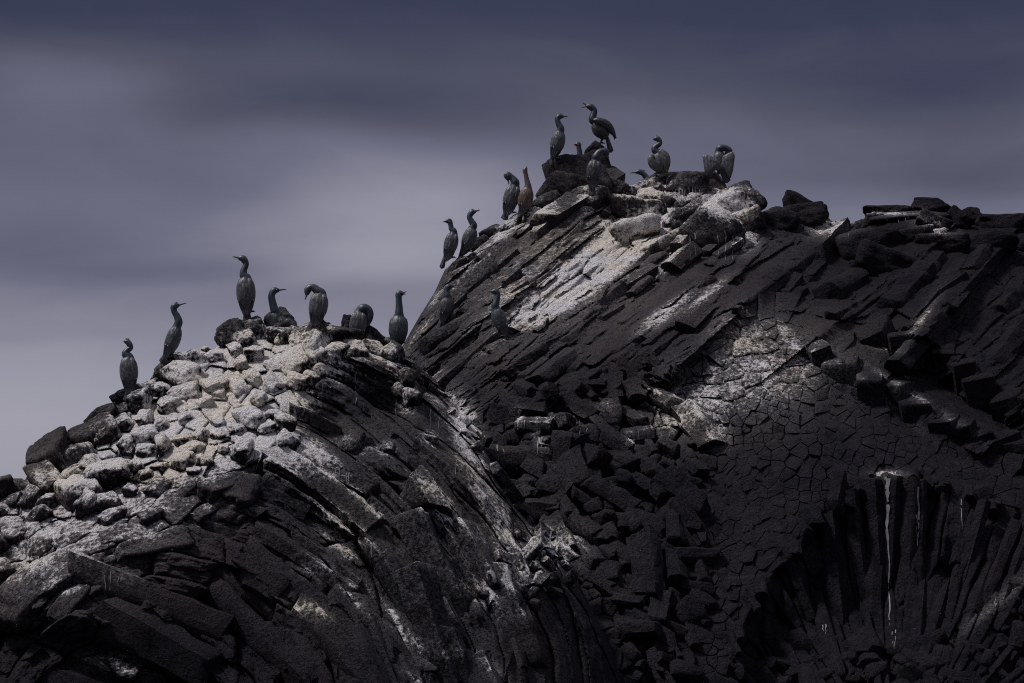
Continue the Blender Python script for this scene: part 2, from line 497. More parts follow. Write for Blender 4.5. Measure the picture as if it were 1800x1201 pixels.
def guano(px, py):
    g = np.zeros(np.shape(px))
    for x, y, rx, ry, ang, wt in GUANO:
        a, b = rot(px - x, py - y, ang)
        q = (a / rx) ** 2 + (b / ry) ** 2
        g = np.maximum(g, wt * np.exp(-q * 0.75)) if wt < .9 else np.maximum(g, wt * np.exp(-(q * .62) ** 1.4))
    return g


def brown(px, py):
    g = np.exp(-(((px - 1040) / 230) ** 2 + ((py - 460) / 150) ** 2))
    g2 = 0.9 * np.exp(-(((px - 150) / 240) ** 2 + ((py - 950) / 130) ** 2))
    return np.maximum(g, g2)


# ----------------------------------------------------------------- materials
def rock_material():
    m = bpy.data.materials.new("basalt")
    m.use_nodes = True
    t = NT(m.node_tree)
    geo = t.n('ShaderNodeNewGeometry')
    pos = geo.outputs['Position']
    nz = t.n('ShaderNodeSeparateXYZ', {0: geo.outputs['Normal']}).outputs[2]
    ga = t.n('ShaderNodeAttribute', attribute_name='guano').outputs['Fac']
    br = t.n('ShaderNodeAttribute', attribute_name='brown').outputs['Fac']
    lc = t.n('ShaderNodeAttribute', attribute_name='grain').outputs['Vector']
    n_big = t.noise(pos, 1.3, 4, .55)
    n_mid = t.noise(pos, 6.5, 6, .68)
    n_fin = t.noise(pos, 26.0, 5, .72)
    n_grit = t.noise(pos, 90.0, 3, .7)
    grain = t.noise(t.vmath('MULTIPLY', lc, (3.0, 26, 26)), 1.0, 5, .65)
    # bare rock: near-black basalt with brownish and bluish-grey weathering
    base = t.mix(t.ramp(n_mid, .36, .66), (0.0058, 0.0058, 0.0096), (0.0170, 0.0155, 0.0235))
    base = t.mix(t.math('MULTIPLY', t.ramp(n_big, .38, .62), t.math('ADD', t.math('MULTIPLY', br, .80), .20)), base, (0.048, 0.036, 0.040))
    base = t.mix(t.math('MULTIPLY', t.ramp(grain, .50, .72), .40), base, (0.038, 0.034, 0.046))
    base = t.mix(t.math('MULTIPLY', t.ramp(n_fin, .54, .74), .45), base, (0.048, 0.043, 0.056))
    base = t.mix(t.math('MULTIPLY', br, .32), base, (0.088, 0.069, 0.074))
    # guano: thick on tops and ledges, streaks on the faces, speckles round about
    streak = t.noise(t.vmath('MULTIPLY', pos, (20, 20, 2.2)), 1.0, 4, .6)
    k = t.math('ADD', ga, t.math('MULTIPLY', t.math('SUBTRACT', n_mid, .5), 1.1))
    k = t.math('ADD', k, t.math('MULTIPLY', t.math('SUBTRACT', n_fin, .5), 1.0))
    k = t.math('ADD', k, t.math('MULTIPLY', t.math('SUBTRACT', grain, .5), .45))
    k = t.math('ADD', k, t.math('MULTIPLY', t.math('SUBTRACT', streak, .5), .5))
    k = t.math('ADD', k, t.math('MULTIPLY', t.math('SUBTRACT', nz, .30), .40))
    k = t.math('ADD', k, t.math('MULTIPLY', t.math('SUBTRACT', n_grit, .5), .30))
    cover = t.ramp(k, .47, .90)
    cover = t.math('MULTIPLY', cover, t.ramp(ga, .10, .42))
    dust = t.math('MULTIPLY', t.math('MULTIPLY', ga, .38), t.ramp(t.math('ADD', n_fin, t.math('MULTIPLY', nz, .16)), .40, .66))
    speck = t.math('MULTIPLY', t.ramp(t.noise(pos, 55.0, 2, .6), .745, .79), .40)
    cover = t.math('MAXIMUM', t.math('MAXIMUM', cover, dust), speck)
    white = t.mix(t.ramp(n_big, .44, .64), (0.79, 0.765, 0.78), (0.81, 0.745, 0.66))
    white = t.mix(t.math('MULTIPLY', t.ramp(n_fin, .49, .31), .60), white, (0.22, 0.205, 0.205))
    white = t.mix(t.math('MULTIPLY', t.ramp(n_mid, .46, .30), .40), white, (0.22, 0.205, 0.21))
    colr = t.mix(cover, base, white)
    # relief finer than the mesh
    cwarp = t.vmath('MULTIPLY', t.n('ShaderNodeTexNoise', {'Vector': pos, 'Scale': 4.0, 'Detail': 4.0}).outputs[1], (.5, .5, .5))
    cracks = t.n('ShaderNodeTexVoronoi', {'Vector': t.vmath('ADD', pos, cwarp), 'Scale': 4.5}, feature='DISTANCE_TO_EDGE').outputs['Distance']
    chips = t.n('ShaderNodeTexVoronoi', {'Vector': t.vmath('ADD', t.vmath('MULTIPLY', lc, (5.0, 13, 13)), cwarp), 'Scale': 1.0}, feature='F1')
    chipc = t.n('ShaderNodeSeparateXYZ', {0: chips.outputs['Color']}).outputs[0]
    hgt = t.math('ADD', t.math('MULTIPLY', n_mid, .10), t.math('MULTIPLY', n_fin, .055))
    hgt = t.math('ADD', hgt, t.math('MULTIPLY', n_grit, .013))
    hgt = t.math('ADD', hgt, t.math('MULTIPLY', grain, .05))
    hgt = t.math('ADD', hgt, t.math('MULTIPLY', chipc, .012))
    hgt = t.math('ADD', hgt, t.math('MULTIPLY', t.ramp(cracks, 0.0, .03), .016))
    bump = t.n('ShaderNodeBump', {'Strength': 1.0, 'Distance': 1.0, 'Height': hgt})
    b = t.n('ShaderNodeBsdfPrincipled', {'Base Color': colr, 'Normal': bump.outputs[0]})
    t.link(b.inputs['Roughness'], t.math('ADD', t.math('MULTIPLY', n_mid, .3), .62))
    b.inputs['Specular IOR Level'].default_value = 0.07
    t.n('ShaderNodeOutputMaterial', {0: b.outputs[0]})
    return m


ROCK = rock_material()


def simple_mat(name, color, rough=.6, spec=.3):
    m = bpy.data.materials.new(name)
    m.use_nodes = True
    t = NT(m.node_tree)
    pos = t.n('ShaderNodeNewGeometry').outputs['Position']
    n = t.noise(pos, 60.0, 4, .6)
    c = t.mix(t.math('MULTIPLY', n, .55), color, tuple(x * .55 for x in color))
    b = t.n('ShaderNodeBsdfPrincipled', {'Base Color': c, 'Roughness': rough})
    b.inputs['Specular IOR Level'].default_value = spec
    t.n('ShaderNodeOutputMaterial', {0: b.outputs[0]})
    return m


# ----------------------------------------------------------------- mesh output
def make_mesh(name, verts, faces_flat, loop_tot, mats, smooth=True, attrs=None, sharp=None):
    me = bpy.data.meshes.new(name)
    nv, nf = len(verts), len(loop_tot)
    me.vertices.add(nv)
    me.vertices.foreach_set('co', np.ascontiguousarray(verts, np.float32).ravel())
    me.loops.add(len(faces_flat))
    me.loops.foreach_set('vertex_index', np.ascontiguousarray(faces_flat, np.int32))
    me.polygons.add(nf)
    st = np.concatenate([[0], np.cumsum(loop_tot)[:-1]]).astype(np.int32)
    me.polygons.foreach_set('loop_start', st)
    me.polygons.foreach_set('use_smooth', np.full(nf, smooth, bool))
    for k, v in (attrs or {}).items():
        if np.ndim(v) == 2:
            a = me.attributes.new(k, 'FLOAT_VECTOR', 'POINT')
            a.data.foreach_set('vector', np.ascontiguousarray(v, np.float32).ravel())
        else:
            a = me.attributes.new(k, 'FLOAT', 'POINT')
            a.data.foreach_set('value', np.ascontiguousarray(v, np.float32))
    me.update(calc_edges=True)
    if sharp is not None:
        me.set_sharp_from_angle(angle=math.radians(sharp))
    for mm in mats:
        me.materials.append(mm)
    return me


def link(name, me, parent=None, origin=None):
    o = bpy.data.objects.new(name, me)
    COL.objects.link(o)
    if origin is not None:
        o.location = origin
    if parent is not None:
        o.parent = parent
    return o


def tag(o, label=None, cat=None, group=None, kind=None):
    for k, v in (('label', label), ('category', cat), ('group', group), ('kind', kind)):
        if v:
            o[k] = v
    return o


# ----------------------------------------------------------------- the sea, far below the frame
me = make_mesh('sea', np.array([(-9000, -3000, -2.6), (9000, -3000, -2.6), (9000, 15000, -2.6), (-9000, 15000, -2.6)], float), np.arange(4), np.array([4]), [])
sea_m = bpy.data.materials.new('sea_water')
sea_m.use_nodes = True
t = NT(sea_m.node_tree)
pos = t.n('ShaderNodeNewGeometry').outputs['Position']
bmp = t.n('ShaderNodeBump', {'Strength': .6, 'Distance': .4, 'Height': t.noise(pos, .5, 6, .6)})
b = t.n('ShaderNodeBsdfPrincipled', {'Base Color': (0.012, 0.018, 0.025), 'Roughness': .12, 'Normal': bmp.outputs[0]})
t.n('ShaderNodeOutputMaterial', {0: b.outputs[0]})
me.materials.append(sea_m)
tag(link('sea', me), 'dark grey sea around the foot of the rocks', None, None, 'structure')


# ----------------------------------------------------------------- base rock surfaces
def grid_surface(x0, x1, nx, topf, y1, basef, relf, ny, back):
    xs = np.linspace(x0, x1, nx)
    top = topf(xs)
    # rows: fine inside the picture, coarse below it
    t_in = np.linspace(0, 1, ny)
    rows_y, rows_Y = [], []
    bottom = np.maximum(top + 60, 1215.0)
    X = np.repeat(xs[None], ny, 0)
    Yp = top[None] + (bottom - top)[None] * t_in[:, None]
    Yd = basef(X, Yp)
    r = relf(X, Yp)
    fade = sstep(Yp - top[None], 0, 30) * .75 + .25
    V = P(X, Yp, Yd + r * fade)
    # below the frame down to the water
    tb = np.linspace(0, 1, 26)[1:]
    Xb = np.repeat(xs[None], len(tb), 0)
    Yb = bottom[None] + (1960.0 - np.minimum(bottom, 1900))[None] * tb[:, None]
    Vb = P(Xb, Yb, basef(Xb, Yb) + relf(Xb, Yb))
    # over the crest and down the far side
    tk = np.linspace(0, 1, 14)[1:]
    top_pts = V[0]
    Vk = []
    for q in tk[::-1]:
        pk = top_pts.copy()
        pk[:, 1] += back * q
        pk[:, 2] += -(pk[:, 2] + 3.0) * (q ** 1.6) + 0.06 * np.sin(q * 9)
        pk += 0.12 * q * (rng.random(pk.shape) - .5)
        Vk.append(pk)
    V = np.concatenate([np.array(Vk), V, Vb], 0)
    Xa = np.concatenate([np.repeat(xs[None], len(tk), 0), X, Xb], 0)
    Ya = np.concatenate([np.repeat(top[None], len(tk), 0), Yp, Yb], 0)
    return V, Xa, Ya


def grain_cliff(px, py, v):
    deg = -37 - 9 * sstep(px, 1340, 1560)
    a, b_ = rot(px, py, -37)
    al = (py > np.interp(px, *zip(*RIM))) & (px > 1280)
    a4, b4 = rot(px, py, 33)
    st_ = inpoly(px, py, STRIP_Z) | inpoly(px, py, SLAB_Z)
    a, b_ = np.where(st_, a4, a), np.where(st_, b4, b_)
    return np.stack([np.where(al, py, a), np.where(al, px, b_), 0 * px], -1) / 150 + np.stack([0 * px, 0 * px, v[:, 1]], -1)


def grain_front(px, py, v):
    R_ = np.hypot(px - CEN[0], py - CEN[1])
    th = np.arctan2(px - CEN[0], CEN[1] - py)
    return np.stack([th * 480, R_, 0 * px], -1) / 170 + np.stack([0 * px, 0 * px, v[:, 1]], -1)


def emit_grid(name, V, Xa, Ya, region=None, parent=None, grainf=grain_cliff):
    nr, nc = V.shape[:2]
    idx = np.arange(nr * nc).reshape(nr, nc)
    q = np.stack([idx[:-1, :-1], idx[1:, :-1], idx[1:, 1:], idx[:-1, 1:]], -1).reshape(-1, 4)
    if region is not None:
        q = q[region.reshape(-1)]
    used, inv = np.unique(q, return_inverse=True)
    v = V.reshape(-1, 3)[used]
    gx, gy = Xa.reshape(-1)[used], Ya.reshape(-1)[used]
    org = v.mean(0)
    org[2] = v[:, 2].min()
    me = make_mesh(name, v - org, inv.reshape(-1), np.full(len(q), 4), [ROCK], True, {'guano': guano(gx, gy), 'brown': brown(gx, gy), 'grain': grainf(gx, gy, v)}, 62)
    return link(name, me, parent, org)


Vf, Xf, Yf = grid_surface(-480, 1280, 820, top_front, 0, base_front, relief_front, 400, 5.0)
front = emit_grid('rock_stack', Vf, Xf, Yf, grainf=grain_front)
tag(front, 'near basalt sea stack with a whitewashed left shoulder and dark columns on its right face', 'rock', None, 'structure')

Vc, Xc, Yc = grid_surface(580, 2290, 860, top_cliff, 0, base_cliff, relief_cliff, 430, 7.0)
xm = (Xc[:-1, :-1] + Xc[1:, 1:]) / 2
ym = (Yc[:-1, :-1] + Yc[1:, 1:]) / 2
rim_m = np.interp(xm, *zip(*RIM))
r_alc = (ym > rim_m) & (xm > 1262)
r_slab = inpoly(xm, ym, SLAB_Z) & ~r_alc
r_gul = inpoly(xm, ym, GULLY_Z) & ~r_slab & ~r_alc
r_ridge = (xm + 0.42 * (ym - 400) > 1345) & ~r_slab & ~r_gul & ~r_alc
r_peak = ~(r_alc | r_slab | r_gul | r_ridge)
peak = tag(emit_grid('rock_peak', Vc, Xc, Yc, r_peak), 'farther basalt peak of slanting columns with white streaks and a knobbly summit', 'rock', None, 'structure')
ridge = tag(emit_grid('rock_ridge', Vc, Xc, Yc, r_ridge), 'black broken ridge running to the right of the peak', 'rock', None, 'structure')
slab = tag(emit_grid('rock_slab', Vc, Xc, Yc, r_slab), 'dark cracked rock slab with a pale patch at its upper left', 'rock', None, 'structure')
alcove = tag(emit_grid('cliff', Vc, Xc, Yc, r_alc), 'black cliff of fanning columns under the rim of the cracked slab', 'cliff', None, 'structure')
gully = tag(emit_grid('gully', Vc, Xc, Yc, r_gul), 'dark gully of tumbled blocks between the near stack and the cracked slab', 'gully', None, 'structure')


# ----------------------------------------------------------------- separate stones, blocks, columns and plates
def ico(level):
    import bmesh
    bm = bmesh.new()
    bmesh.ops.create_icosphere(bm, subdivisions=level, radius=1.0)
    v = np.array([x.co[:] for x in bm.verts])
    f = np.array([[q.index for q in p.verts] for p in bm.faces])
    bm.free()
    return v / np.linalg.norm(v, axis=1)[:, None], f


ICO = {2: ico(3), 3: ico(4), 1: ico(2)}


def frame_at(basef, px, py, deg):
    a = math.radians(deg)
    h = 8.0
    c = P(px, py, basef(px, py))
    e1 = P(px + h * math.cos(a), py + h * math.sin(a), basef(px + h * math.cos(a), py + h * math.sin(a))) - P(px - h * math.cos(a), py - h * math.sin(a), basef(px - h * math.cos(a), py - h * math.sin(a)))
    e2 = P(px - h * math.sin(a), py + h * math.cos(a), basef(px - h * math.sin(a), py + h * math.cos(a))) - P(px + h * math.sin(a), py - h * math.cos(a), basef(px + h * math.sin(a), py - h * math.cos(a)))
    e1 /= np.linalg.norm(e1)
    n = np.cross(e1, e2)
    n /= np.linalg.norm(n)
    if n[1] > 0:
        n = -n
    e2 = np.cross(n, e1)
    return c, e1, e2, n


def rand_rot(amount):
    ax = rng.normal(size=3)
    ax /= np.linalg.norm(ax)
    th = rng.normal() * amount
    K = np.array([[0, -ax[2], ax[1]], [ax[2], 0, -ax[0]], [-ax[1], ax[0], 0]])
    return np.eye(3) + math.sin(th) * K + (1 - math.cos(th)) * K @ K


BIG = []          # for reference: every piece's centre


def finish_piece(name, parent, v, faces, tot, sharp, gboost=0.0, extra=None, grain=None):
    gx, gy = project(v)
    g = guano(gx, gy) + gboost
    if extra is not None:
        g = np.where(g > .12, g + extra * np.clip(g * 2, 0, 1), g)
    org = v.mean(0)
    me = make_mesh(name, v - org, faces, tot, [ROCK], True, {'guano': g, 'brown': brown(gx, gy), 'grain': v * .6 if grain is None else grain + rng.uniform(-50, 50, 3)}, sharp)
    o = link(name, me, None, org)
    if parent is not None:
        o.parent = parent
        o.location = Vector(org) - parent.location
    return o


def boulder(name, parent, c, R, size, pnorm=9.0, nplanes=12, level=2, rough=.10, gboost=0.0, sharp=None):
    """rounded or angular many-faced stone; R columns = local axes, size = half extents"""
    d, f = ICO[level]
    nrm = rng.normal(size=(nplanes, 3))
    nrm /= np.linalg.norm(nrm, axis=1)[:, None]
    nrm = np.concatenate([nrm, np.eye(3), -np.eye(3)])
    hh = np.concatenate([rng.uniform(.80, 1.08, nplanes), rng.uniform(.88, 1.0, 6)])
    q = np.maximum(d @ nrm.T, 0) / hh
    r = (q ** pnorm).sum(1) ** (-1.0 / pnorm)
    off = rng.uniform(0, 100, 3)
    r = r * (1 + rough * 2.2 * fbm(d * 1.7 + off, 3, 201) + rough * .9 * fbm(d * 5 + off, 3, 207))
    v = d * r[:, None] * np.asarray(size)
    gr = v.copy()
    v = v @ R.T + c
    return finish_piece(name, parent, v, f.reshape(-1), np.full(len(f), 3), sharp, gboost, None, gr)


def column(name, parent, c, R, length, width, depth, nside=6, cap_tilt=.35, rough=.05, bend=0.0, gboost=0.0, nl=None, taper=.08, edge=.16, phase=None):
    """basalt column or block: uneven polygon section, tilted broken ends, worn edges"""
    ang = (np.arange(nside) + rng.uniform(-.22, .22, nside)) / nside * 2 * math.pi + (rng.uniform(0, 6.28) if phase is None else phase)
    rad = rng.uniform(.88, 1.10, nside)
    cor = np.stack([np.cos(ang) * rad, np.sin(ang) * rad], 1)
    ring, isedge = [], []
    sub = 4 if nside <= 5 else 3
    for i in range(nside):
        a, b_ = cor[i], cor[(i + 1) % nside]
        ring.append(a * .965)
        isedge.append(1.0)
        for k in range(1, sub):
            q = k / sub
            ring.append(a * (1 - q) + b_ * q)
            isedge.append(0.0)
    ring, isedge = np.array(ring), np.array(isedge)
    m = len(ring)
    nl = nl or int(np.clip(length / max(width, 1e-3) * 5, 5, 20))
    rough = rough * 1.35
    ts = np.linspace(-1, 1, nl + 1)
    tilts = rng.uniform(-cap_tilt, cap_tilt, (2, 2))
    V, E = [], []
    hw, hd, hl = width / 2, depth / 2, length / 2
    tp = rng.uniform(-taper, taper)
    layers = [(ts[0], .0, 1), (ts[0], .5, 1), (ts[0], .93, 1)] + [(q, 1.0, 0) for q in ts] + [(ts[-1], .93, 1), (ts[-1], .5, 1), (ts[-1], .0, 1)]
    for j, (q, s, iscap) in enumerate(layers):
        yy = ring[:, 0] * hw * s * (1 + tp * q)
        zz = ring[:, 1] * hd * s * (1 + tp * q)
        tl = tilts[0] if q < 0 else tilts[1]
        k = abs(q)
        x = q * hl + (tl[0] * yy + tl[1] * zz) * k
        if iscap:
            x = x + np.sign(q) * .035 * width * (1 - s * s) + np.sign(q) * .02 * width
        zz = zz + bend * hl * (1 - q * q)
        V.append(np.stack([x, yy, zz], 1))
        E.append(isedge if not iscap else np.full(m, 1.0 if s > .9 else .2))
    V, E = np.concatenate(V), np.concatenate(E)
    nr = len(layers)
    off = rng.uniform(0, 100, 3)
    nn = V / max(width, depth)
    rr = fbm(nn * 1.6 + off, 3, 221)
    r2 = fbm(nn * np.array([2.2, 4.5, 4.5]) + off, 3, 231)
    radial = V * np.array([0.12, 1, 1])
    radial /= (np.linalg.norm(radial, axis=1)[:, None] + 1e-6)
    V = V + radial * ((rough * 2.4 * rr + rough * 1.5 * r2) * max(width, depth))[:, None]
    idx = np.arange(nr * m).reshape(nr, m)
    nx = np.roll(idx, -1, 1)
    q = np.stack([idx[:-1], nx[:-1], nx[1:], idx[1:]], -1).reshape(-1, 4)
    v = V @ R.T + c
    return finish_piece(name, parent, v, q.reshape(-1), np.full(len(q), 4), 42, gboost, edge * E, V)


def zone_points(poly, la, lb, deg, jit=.3, keep=1.0):
    a = np.array(poly, float)
    cx, cy = a.mean(0)
    ra, rb = rot(a[:, 0] - cx, a[:, 1] - cy, deg)
    na = int((ra.max() - ra.min()) / la) + 2
    nb = int((rb.max() - rb.min()) / lb) + 2
    pts = []
    for j in range(nb):
        sh = rng.uniform(0, 1)
        for i in range(na):
            u = ra.min() + (i + sh - .5 + rng.uniform(-jit, jit)) * la
            v = rb.min() + (j + rng.uniform(-jit, jit)) * lb
            x, y = rot(u, v, -deg)
            x, y = x + cx, y + cy
            if rng.random() < keep and inpoly(x, y, poly):
                pts.append((float(x), float(y)))
    return pts


def PXM(Y):
    return Y / F


# --- rounded whitewashed stones on the left shoulder of the near stack
Z_BOULD = [(-20, 862), (45, 846), (110, 785), (205, 716), (265, 676), (380, 602), (470, 582), (590, 592), (640, 610), (560, 650), (525, 700), (515, 770), (560, 800), (430, 806), (330, 846),
           (150, 905), (0, 960), (-60, 950)]
for (x, y) in zone_points(Z_BOULD, 37, 31, -28, .36):
    s = float(np.clip(rng.lognormal(0, .34), .55, 1.9)) * (1.0 + .15 * (x < 250))
    deg = rng.normal(-20 if x < 360 else 20, 28)
    c, e1, e2, n = frame_at(base_front, x, y, deg)
    R = rand_rot(.22) @ np.stack([e1, e2, n], 1)
    k = PXM(c[1]) * s
    boulder('boulder', front, c + n * k * rng.uniform(0, 11), R, (k * rng.uniform(17, 27), k * rng.uniform(14, 19), k * rng.uniform(12, 18)), rng.uniform(10, 26), 9, 3, .19)
# --- broken, elongated stones lower on the left
Z_STONE = [(-60, 950), (0, 955), (150, 905), (330, 846), (430, 812), (440, 850), (400, 905), (290, 985), (180, 1040), (150, 1110), (0, 1160), (-60, 1170)]
for (x, y) in zone_points(Z_STONE, 72, 36, -26, .3):
    s = float(np.clip(rng.lognormal(0, .3), .6, 1.7))
    deg = rng.normal(-30, 14)
    c, e1, e2, n = frame_at(base_front, x, y, deg)
    R = rand_rot(.16) @ np.stack([e1, e2, n], 1)
    k = PXM(c[1]) * s
    boulder('rock', front, c + n * k * rng.uniform(-9, 3), R, (k * rng.uniform(32, 52), k * rng.uniform(18, 28), k * rng.uniform(15, 24)), rng.uniform(12, 24), 9, 3, .20)
# --- the curving columns of the right face
Z_COL = [(540, 800), (525, 720), (600, 765), (700, 700), (745, 680), (800, 728), (850, 785), (900, 886), (960, 960), (1010, 1020), (1075, 1201), (420, 1201), (300, 1000), (400, 905), (440, 850)]
for (x, y) in zone_points(Z_COL, 150, 37, 44, .3):
    deg = math.degrees(math.atan2(x - CEN[0], CEN[1] - y)) * .92 + 3 + rng.normal(0, 4)
    c, e1, e2, n = frame_at(base_front, x, y, deg)
    R = rand_rot(.05) @ np.stack([e1, e2, n], 1)
    k = PXM(c[1])
    wd = 44 * float(np.clip(rng.lognormal(0, .32), .55, 1.7))
    made = column('rock_column', front, c + n * k * rng.uniform(-24, 3), R, k * rng.uniform(70, 250), k * wd, k * wd * rng.uniform(.8, 1.1), int(rng.integers(4, 7)), .6, .075, bend=.04, edge=.34)
    if x > 660 and y - float(top_front(x)) < 62:      # the upper right edge stays broken, without whole columns
        bpy.data.objects.remove(made)
Z_COL2 = [(-60, 1130), (150, 1080), (290, 1000), (420, 1201), (-60, 1230)]
for (x, y) in zone_points(Z_COL2, 170, 60, 24, .3):
    deg = 22 + rng.normal(0, 6)
    c, e1, e2, n = frame_at(base_front, x, y, deg)
    R = rand_rot(.06) @ np.stack([e1, e2, n], 1)
    k = PXM(c[1])
    wd = rng.uniform(60, 95)
    column('rock_column', front, c + n * k * rng.uniform(-40, -8), R, k * rng.uniform(160, 320), k * wd, k * wd, int(rng.integers(5, 7)), .4, .05)
# broken blocks along the right-hand skyline of the near stack
for x in range(712, 1000, 17):
    x = x + rng.uniform(-6, 6)
    y = float(top_front(x)) + rng.uniform(2, 20)
    deg = (52 if x > 850 else 40) + rng.normal(0, 16)
    c, e1, e2, n = frame_at(base_front, x, y, deg)
    k = PXM(c[1])
    wd = rng.uniform(18, 36)
    R = rand_rot(.22) @ np.stack([e1, e2, n], 1)
    column('rock_block', front, c + n * k * rng.uniform(-4, 7), R, k * wd * rng.uniform(1.2, 2.6), k * wd, k * wd, int(rng.integers(4, 7)), .5, .08, edge=.3)
# knobs of the brow
for (x, y, wd) in [(528, 640, 44), (556, 628, 40), (590, 622, 42), (545, 668, 34), (620, 622, 44), (655, 618, 40), (688, 628, 40), (560, 655, 30), (715, 668, 34), (726, 700, 34), (700, 690, 26),
                   (812, 742, 30), (816, 765, 26), (680, 792, 34), (622, 785, 46), (752, 776, 28), (835, 790, 24)]:
    c, e1, e2, n = frame_at(base_front, x, y, rng.uniform(-40, 40))
    k = PXM(c[1])
    R = rand_rot(.3) @ np.stack([e1, e2, n], 1)
    boulder('boulder', front, c, R, (k * wd * .62, k * wd * .5, k * wd * .5), 9, 9, 3, .13)
# whitened rubble at the foot of the right face
Z_FOOT = [(880, 975), (930, 925), (985, 945), (1010, 990), (990, 1050), (900, 1080), (830, 1060)]
for (x, y) in zone_points(Z_FOOT, 27, 24, 0, .34):
    c, e1, e2, n = frame_at(base_front, x, y, rng.uniform(-60, 60))
    k = PXM(c[1]) * rng.uniform(.7, 1.35)
    R = rand_rot(.5) @ np.stack([e1, e2, n], 1)
    column('rock_block', front, c + n * k * rng.uniform(0, 9), R, k * rng.uniform(24, 46), k * 26, k * 24, int(rng.integers(4, 7)), .5, .09, edge=.3)

# --- slanting columns of the back peak
Z_PEAK = [(715, 606), (742, 556), (790, 488), (846, 428), (880, 408), (950, 358), (975, 335), (1075, 345), (1150, 350), (1340, 385), (1410, 420), (1330, 520), (1255, 590), (1180, 640), (1130, 640),
          (1040, 670), (950, 685), (880, 710), (830, 745), (770, 690)]
for (x, y) in zone_points(Z_PEAK, 82, 23, -37, .32):
    deg = -37 + rng.normal(0, 4) - (5 if x < 820 else 0)
    c, e1, e2, n = frame_at(base_cliff, x, y, deg)
    R = rand_rot(.08) @ np.stack([e1, e2, n], 1)
    k = PXM(c[1])
    wd = 24 * float(np.clip(rng.lognormal(.12, .35), .65, 2.4))
    L = wd * rng.uniform(1.8, 5.2)
    if y > 560 and x > 930:
        L *= .6
    inset = 9 if float(guano(x, y)) > .75 else 0
    if y - float(top_cliff(x)) < 45 and x < 960:
        L, inset = min(L, 70), 9
    column('rock_column', peak, c + n * k * (rng.uniform(-20, 1) - inset), R, k * L, k * wd, k * wd * rng.uniform(.8, 1.15), int(rng.integers(4, 7)), .55, .05)
# summit rocks, each placed by hand: x, y, half sizes, angle, p, depth shift
SUMMIT = [(1020, 335, 62, 58, 80, 14, .1), (1010, 313, 40, 40, 20, 12, .12), (1050, 302, 42, 27, 80, 12, .05), (1047, 270, 18, 19, 40, 9, .1), (1000, 345, 36, 40, 0, 12, 0.0),
          (1085, 345, 30, 26, 20, 10, .0),
          (1098, 336, 16, 12, 0, 8, .3), (1040, 350, 36, 30, -20, 9, -.1), (985, 340, 44, 34, -45, 11, .05),
          (1135, 335, 34, 20, -30, 12, .1), (1165, 325, 26, 20, -50, 12, .15), (1150, 352, 34, 18, 30, 10, -.05), (1122, 372, 52, 24, 10, 10, -.1),
          (1205, 333, 42, 34, 5, 16, .1), (1205, 318, 44, 12, 2, 18, .25), (1250, 330, 26, 26, 60, 14, .2), (1285, 358, 46, 32, -18, 14, .0), (1320, 358, 24, 26, 50, 10, .1), (1230, 375, 26, 24, 60, 14, .0),
          (1205, 362, 20, 16, 0, 7, -.05), (1195, 388, 30, 22, 0, 12, -.15), (1120, 410, 48, 28, -20, 8, -.05), (1260, 415, 56, 46, 40, 16, -.1), (1240, 400, 30, 26, 10, 12, -.1),
          (960, 365, 36, 24, -36, 12, 0), (930, 385, 30, 18, -36, 12, 0), (900, 398, 28, 16, -36, 12, 0), (803, 471, 26, 12, -48, 10, .0), (826, 459, 20, 11, -35, 10, .0), (866, 412, 22, 16, -36, 10, .1), (845, 430, 20, 15, -30, 10, .1), (1310, 395, 40, 26, -20, 12, 0)]
for (x, y, sx, sy, deg, pn, dz) in SUMMIT:
    c, e1, e2, n = frame_at(base_cliff, x, max(y, float(top_cliff(x)) + 6), deg)
    c = P(x, y, c[1] + dz)
    k = PXM(c[1])
    a = math.radians(deg)
    e1 = np.array([math.cos(a), 0, -math.sin(a)])
    n = np.array([0, -1.0, 0])
    R = rand_rot(.10) @ np.stack([e1, np.cross(n, e1), n], 1)
    boulder('boulder', peak, c, R, (k * sx, k * sy, k * (sx + sy) * .45), pn * 1.4, 10, 3, .19)

# --- ridge to the right
RIDGE = [(1400, 384, 56, 24, -10, 14, .1), (1412, 372, 40, 22, 20, 12, .2), (1438, 378, 20, 22, 0, 12, .1), (1370, 392, 34, 30, -30, 12, 0), (1468, 404, 18, 14, -20, 8, .3), (1500, 405, 26, 14, -20, 12, .3),
         (1560, 374, 44, 13, -3, 26, .2), (1640, 366, 38, 16, 4, 22, .2), (1600, 388, 80, 16, 0, 18, .3), (1545, 392, 28, 20, 10, 14, .1), (1640, 395, 34, 18, 25, 14, .0), (1682, 392, 26, 22, 40, 14, .1),
         (1706, 380, 20, 17, 0, 18, .2), (1760, 396, 46, 18, 0, 14, .2), (1815, 398, 40, 20, 0, 14, .2), (1740, 395, 18, 14, 0, 10, .2), (1535, 440, 60, 40, 0, 12, .1), (1600, 420, 44, 24, 0, 12, .1),
         (1740, 430, 50, 26, -10, 16, .1), (1800, 435, 34, 26, 0, 16, .1), (1560, 470, 60, 34, 30, 14, .1), (1655, 430, 50, 22, 0, 12, .1)]
for (x, y, sx, sy, deg, pn, dz) in RIDGE:
    yb = base_cliff(x, max(y, float(top_cliff(x)) + 6))
    c = P(x, y, yb + dz)
    k = PXM(c[1])
    a = math.radians(deg)
    e1 = np.array([math.cos(a), 0, -math.sin(a)])
    n = np.array([0, -1.0, 0])
    R = rand_rot(.10) @ np.stack([e1, np.cross(n, e1), n], 1)
    boulder('rock_block', ridge, c, R, (k * sx, k * sy, k * (sx + sy) * .5), pn * 1.3, 8, 3, .16)
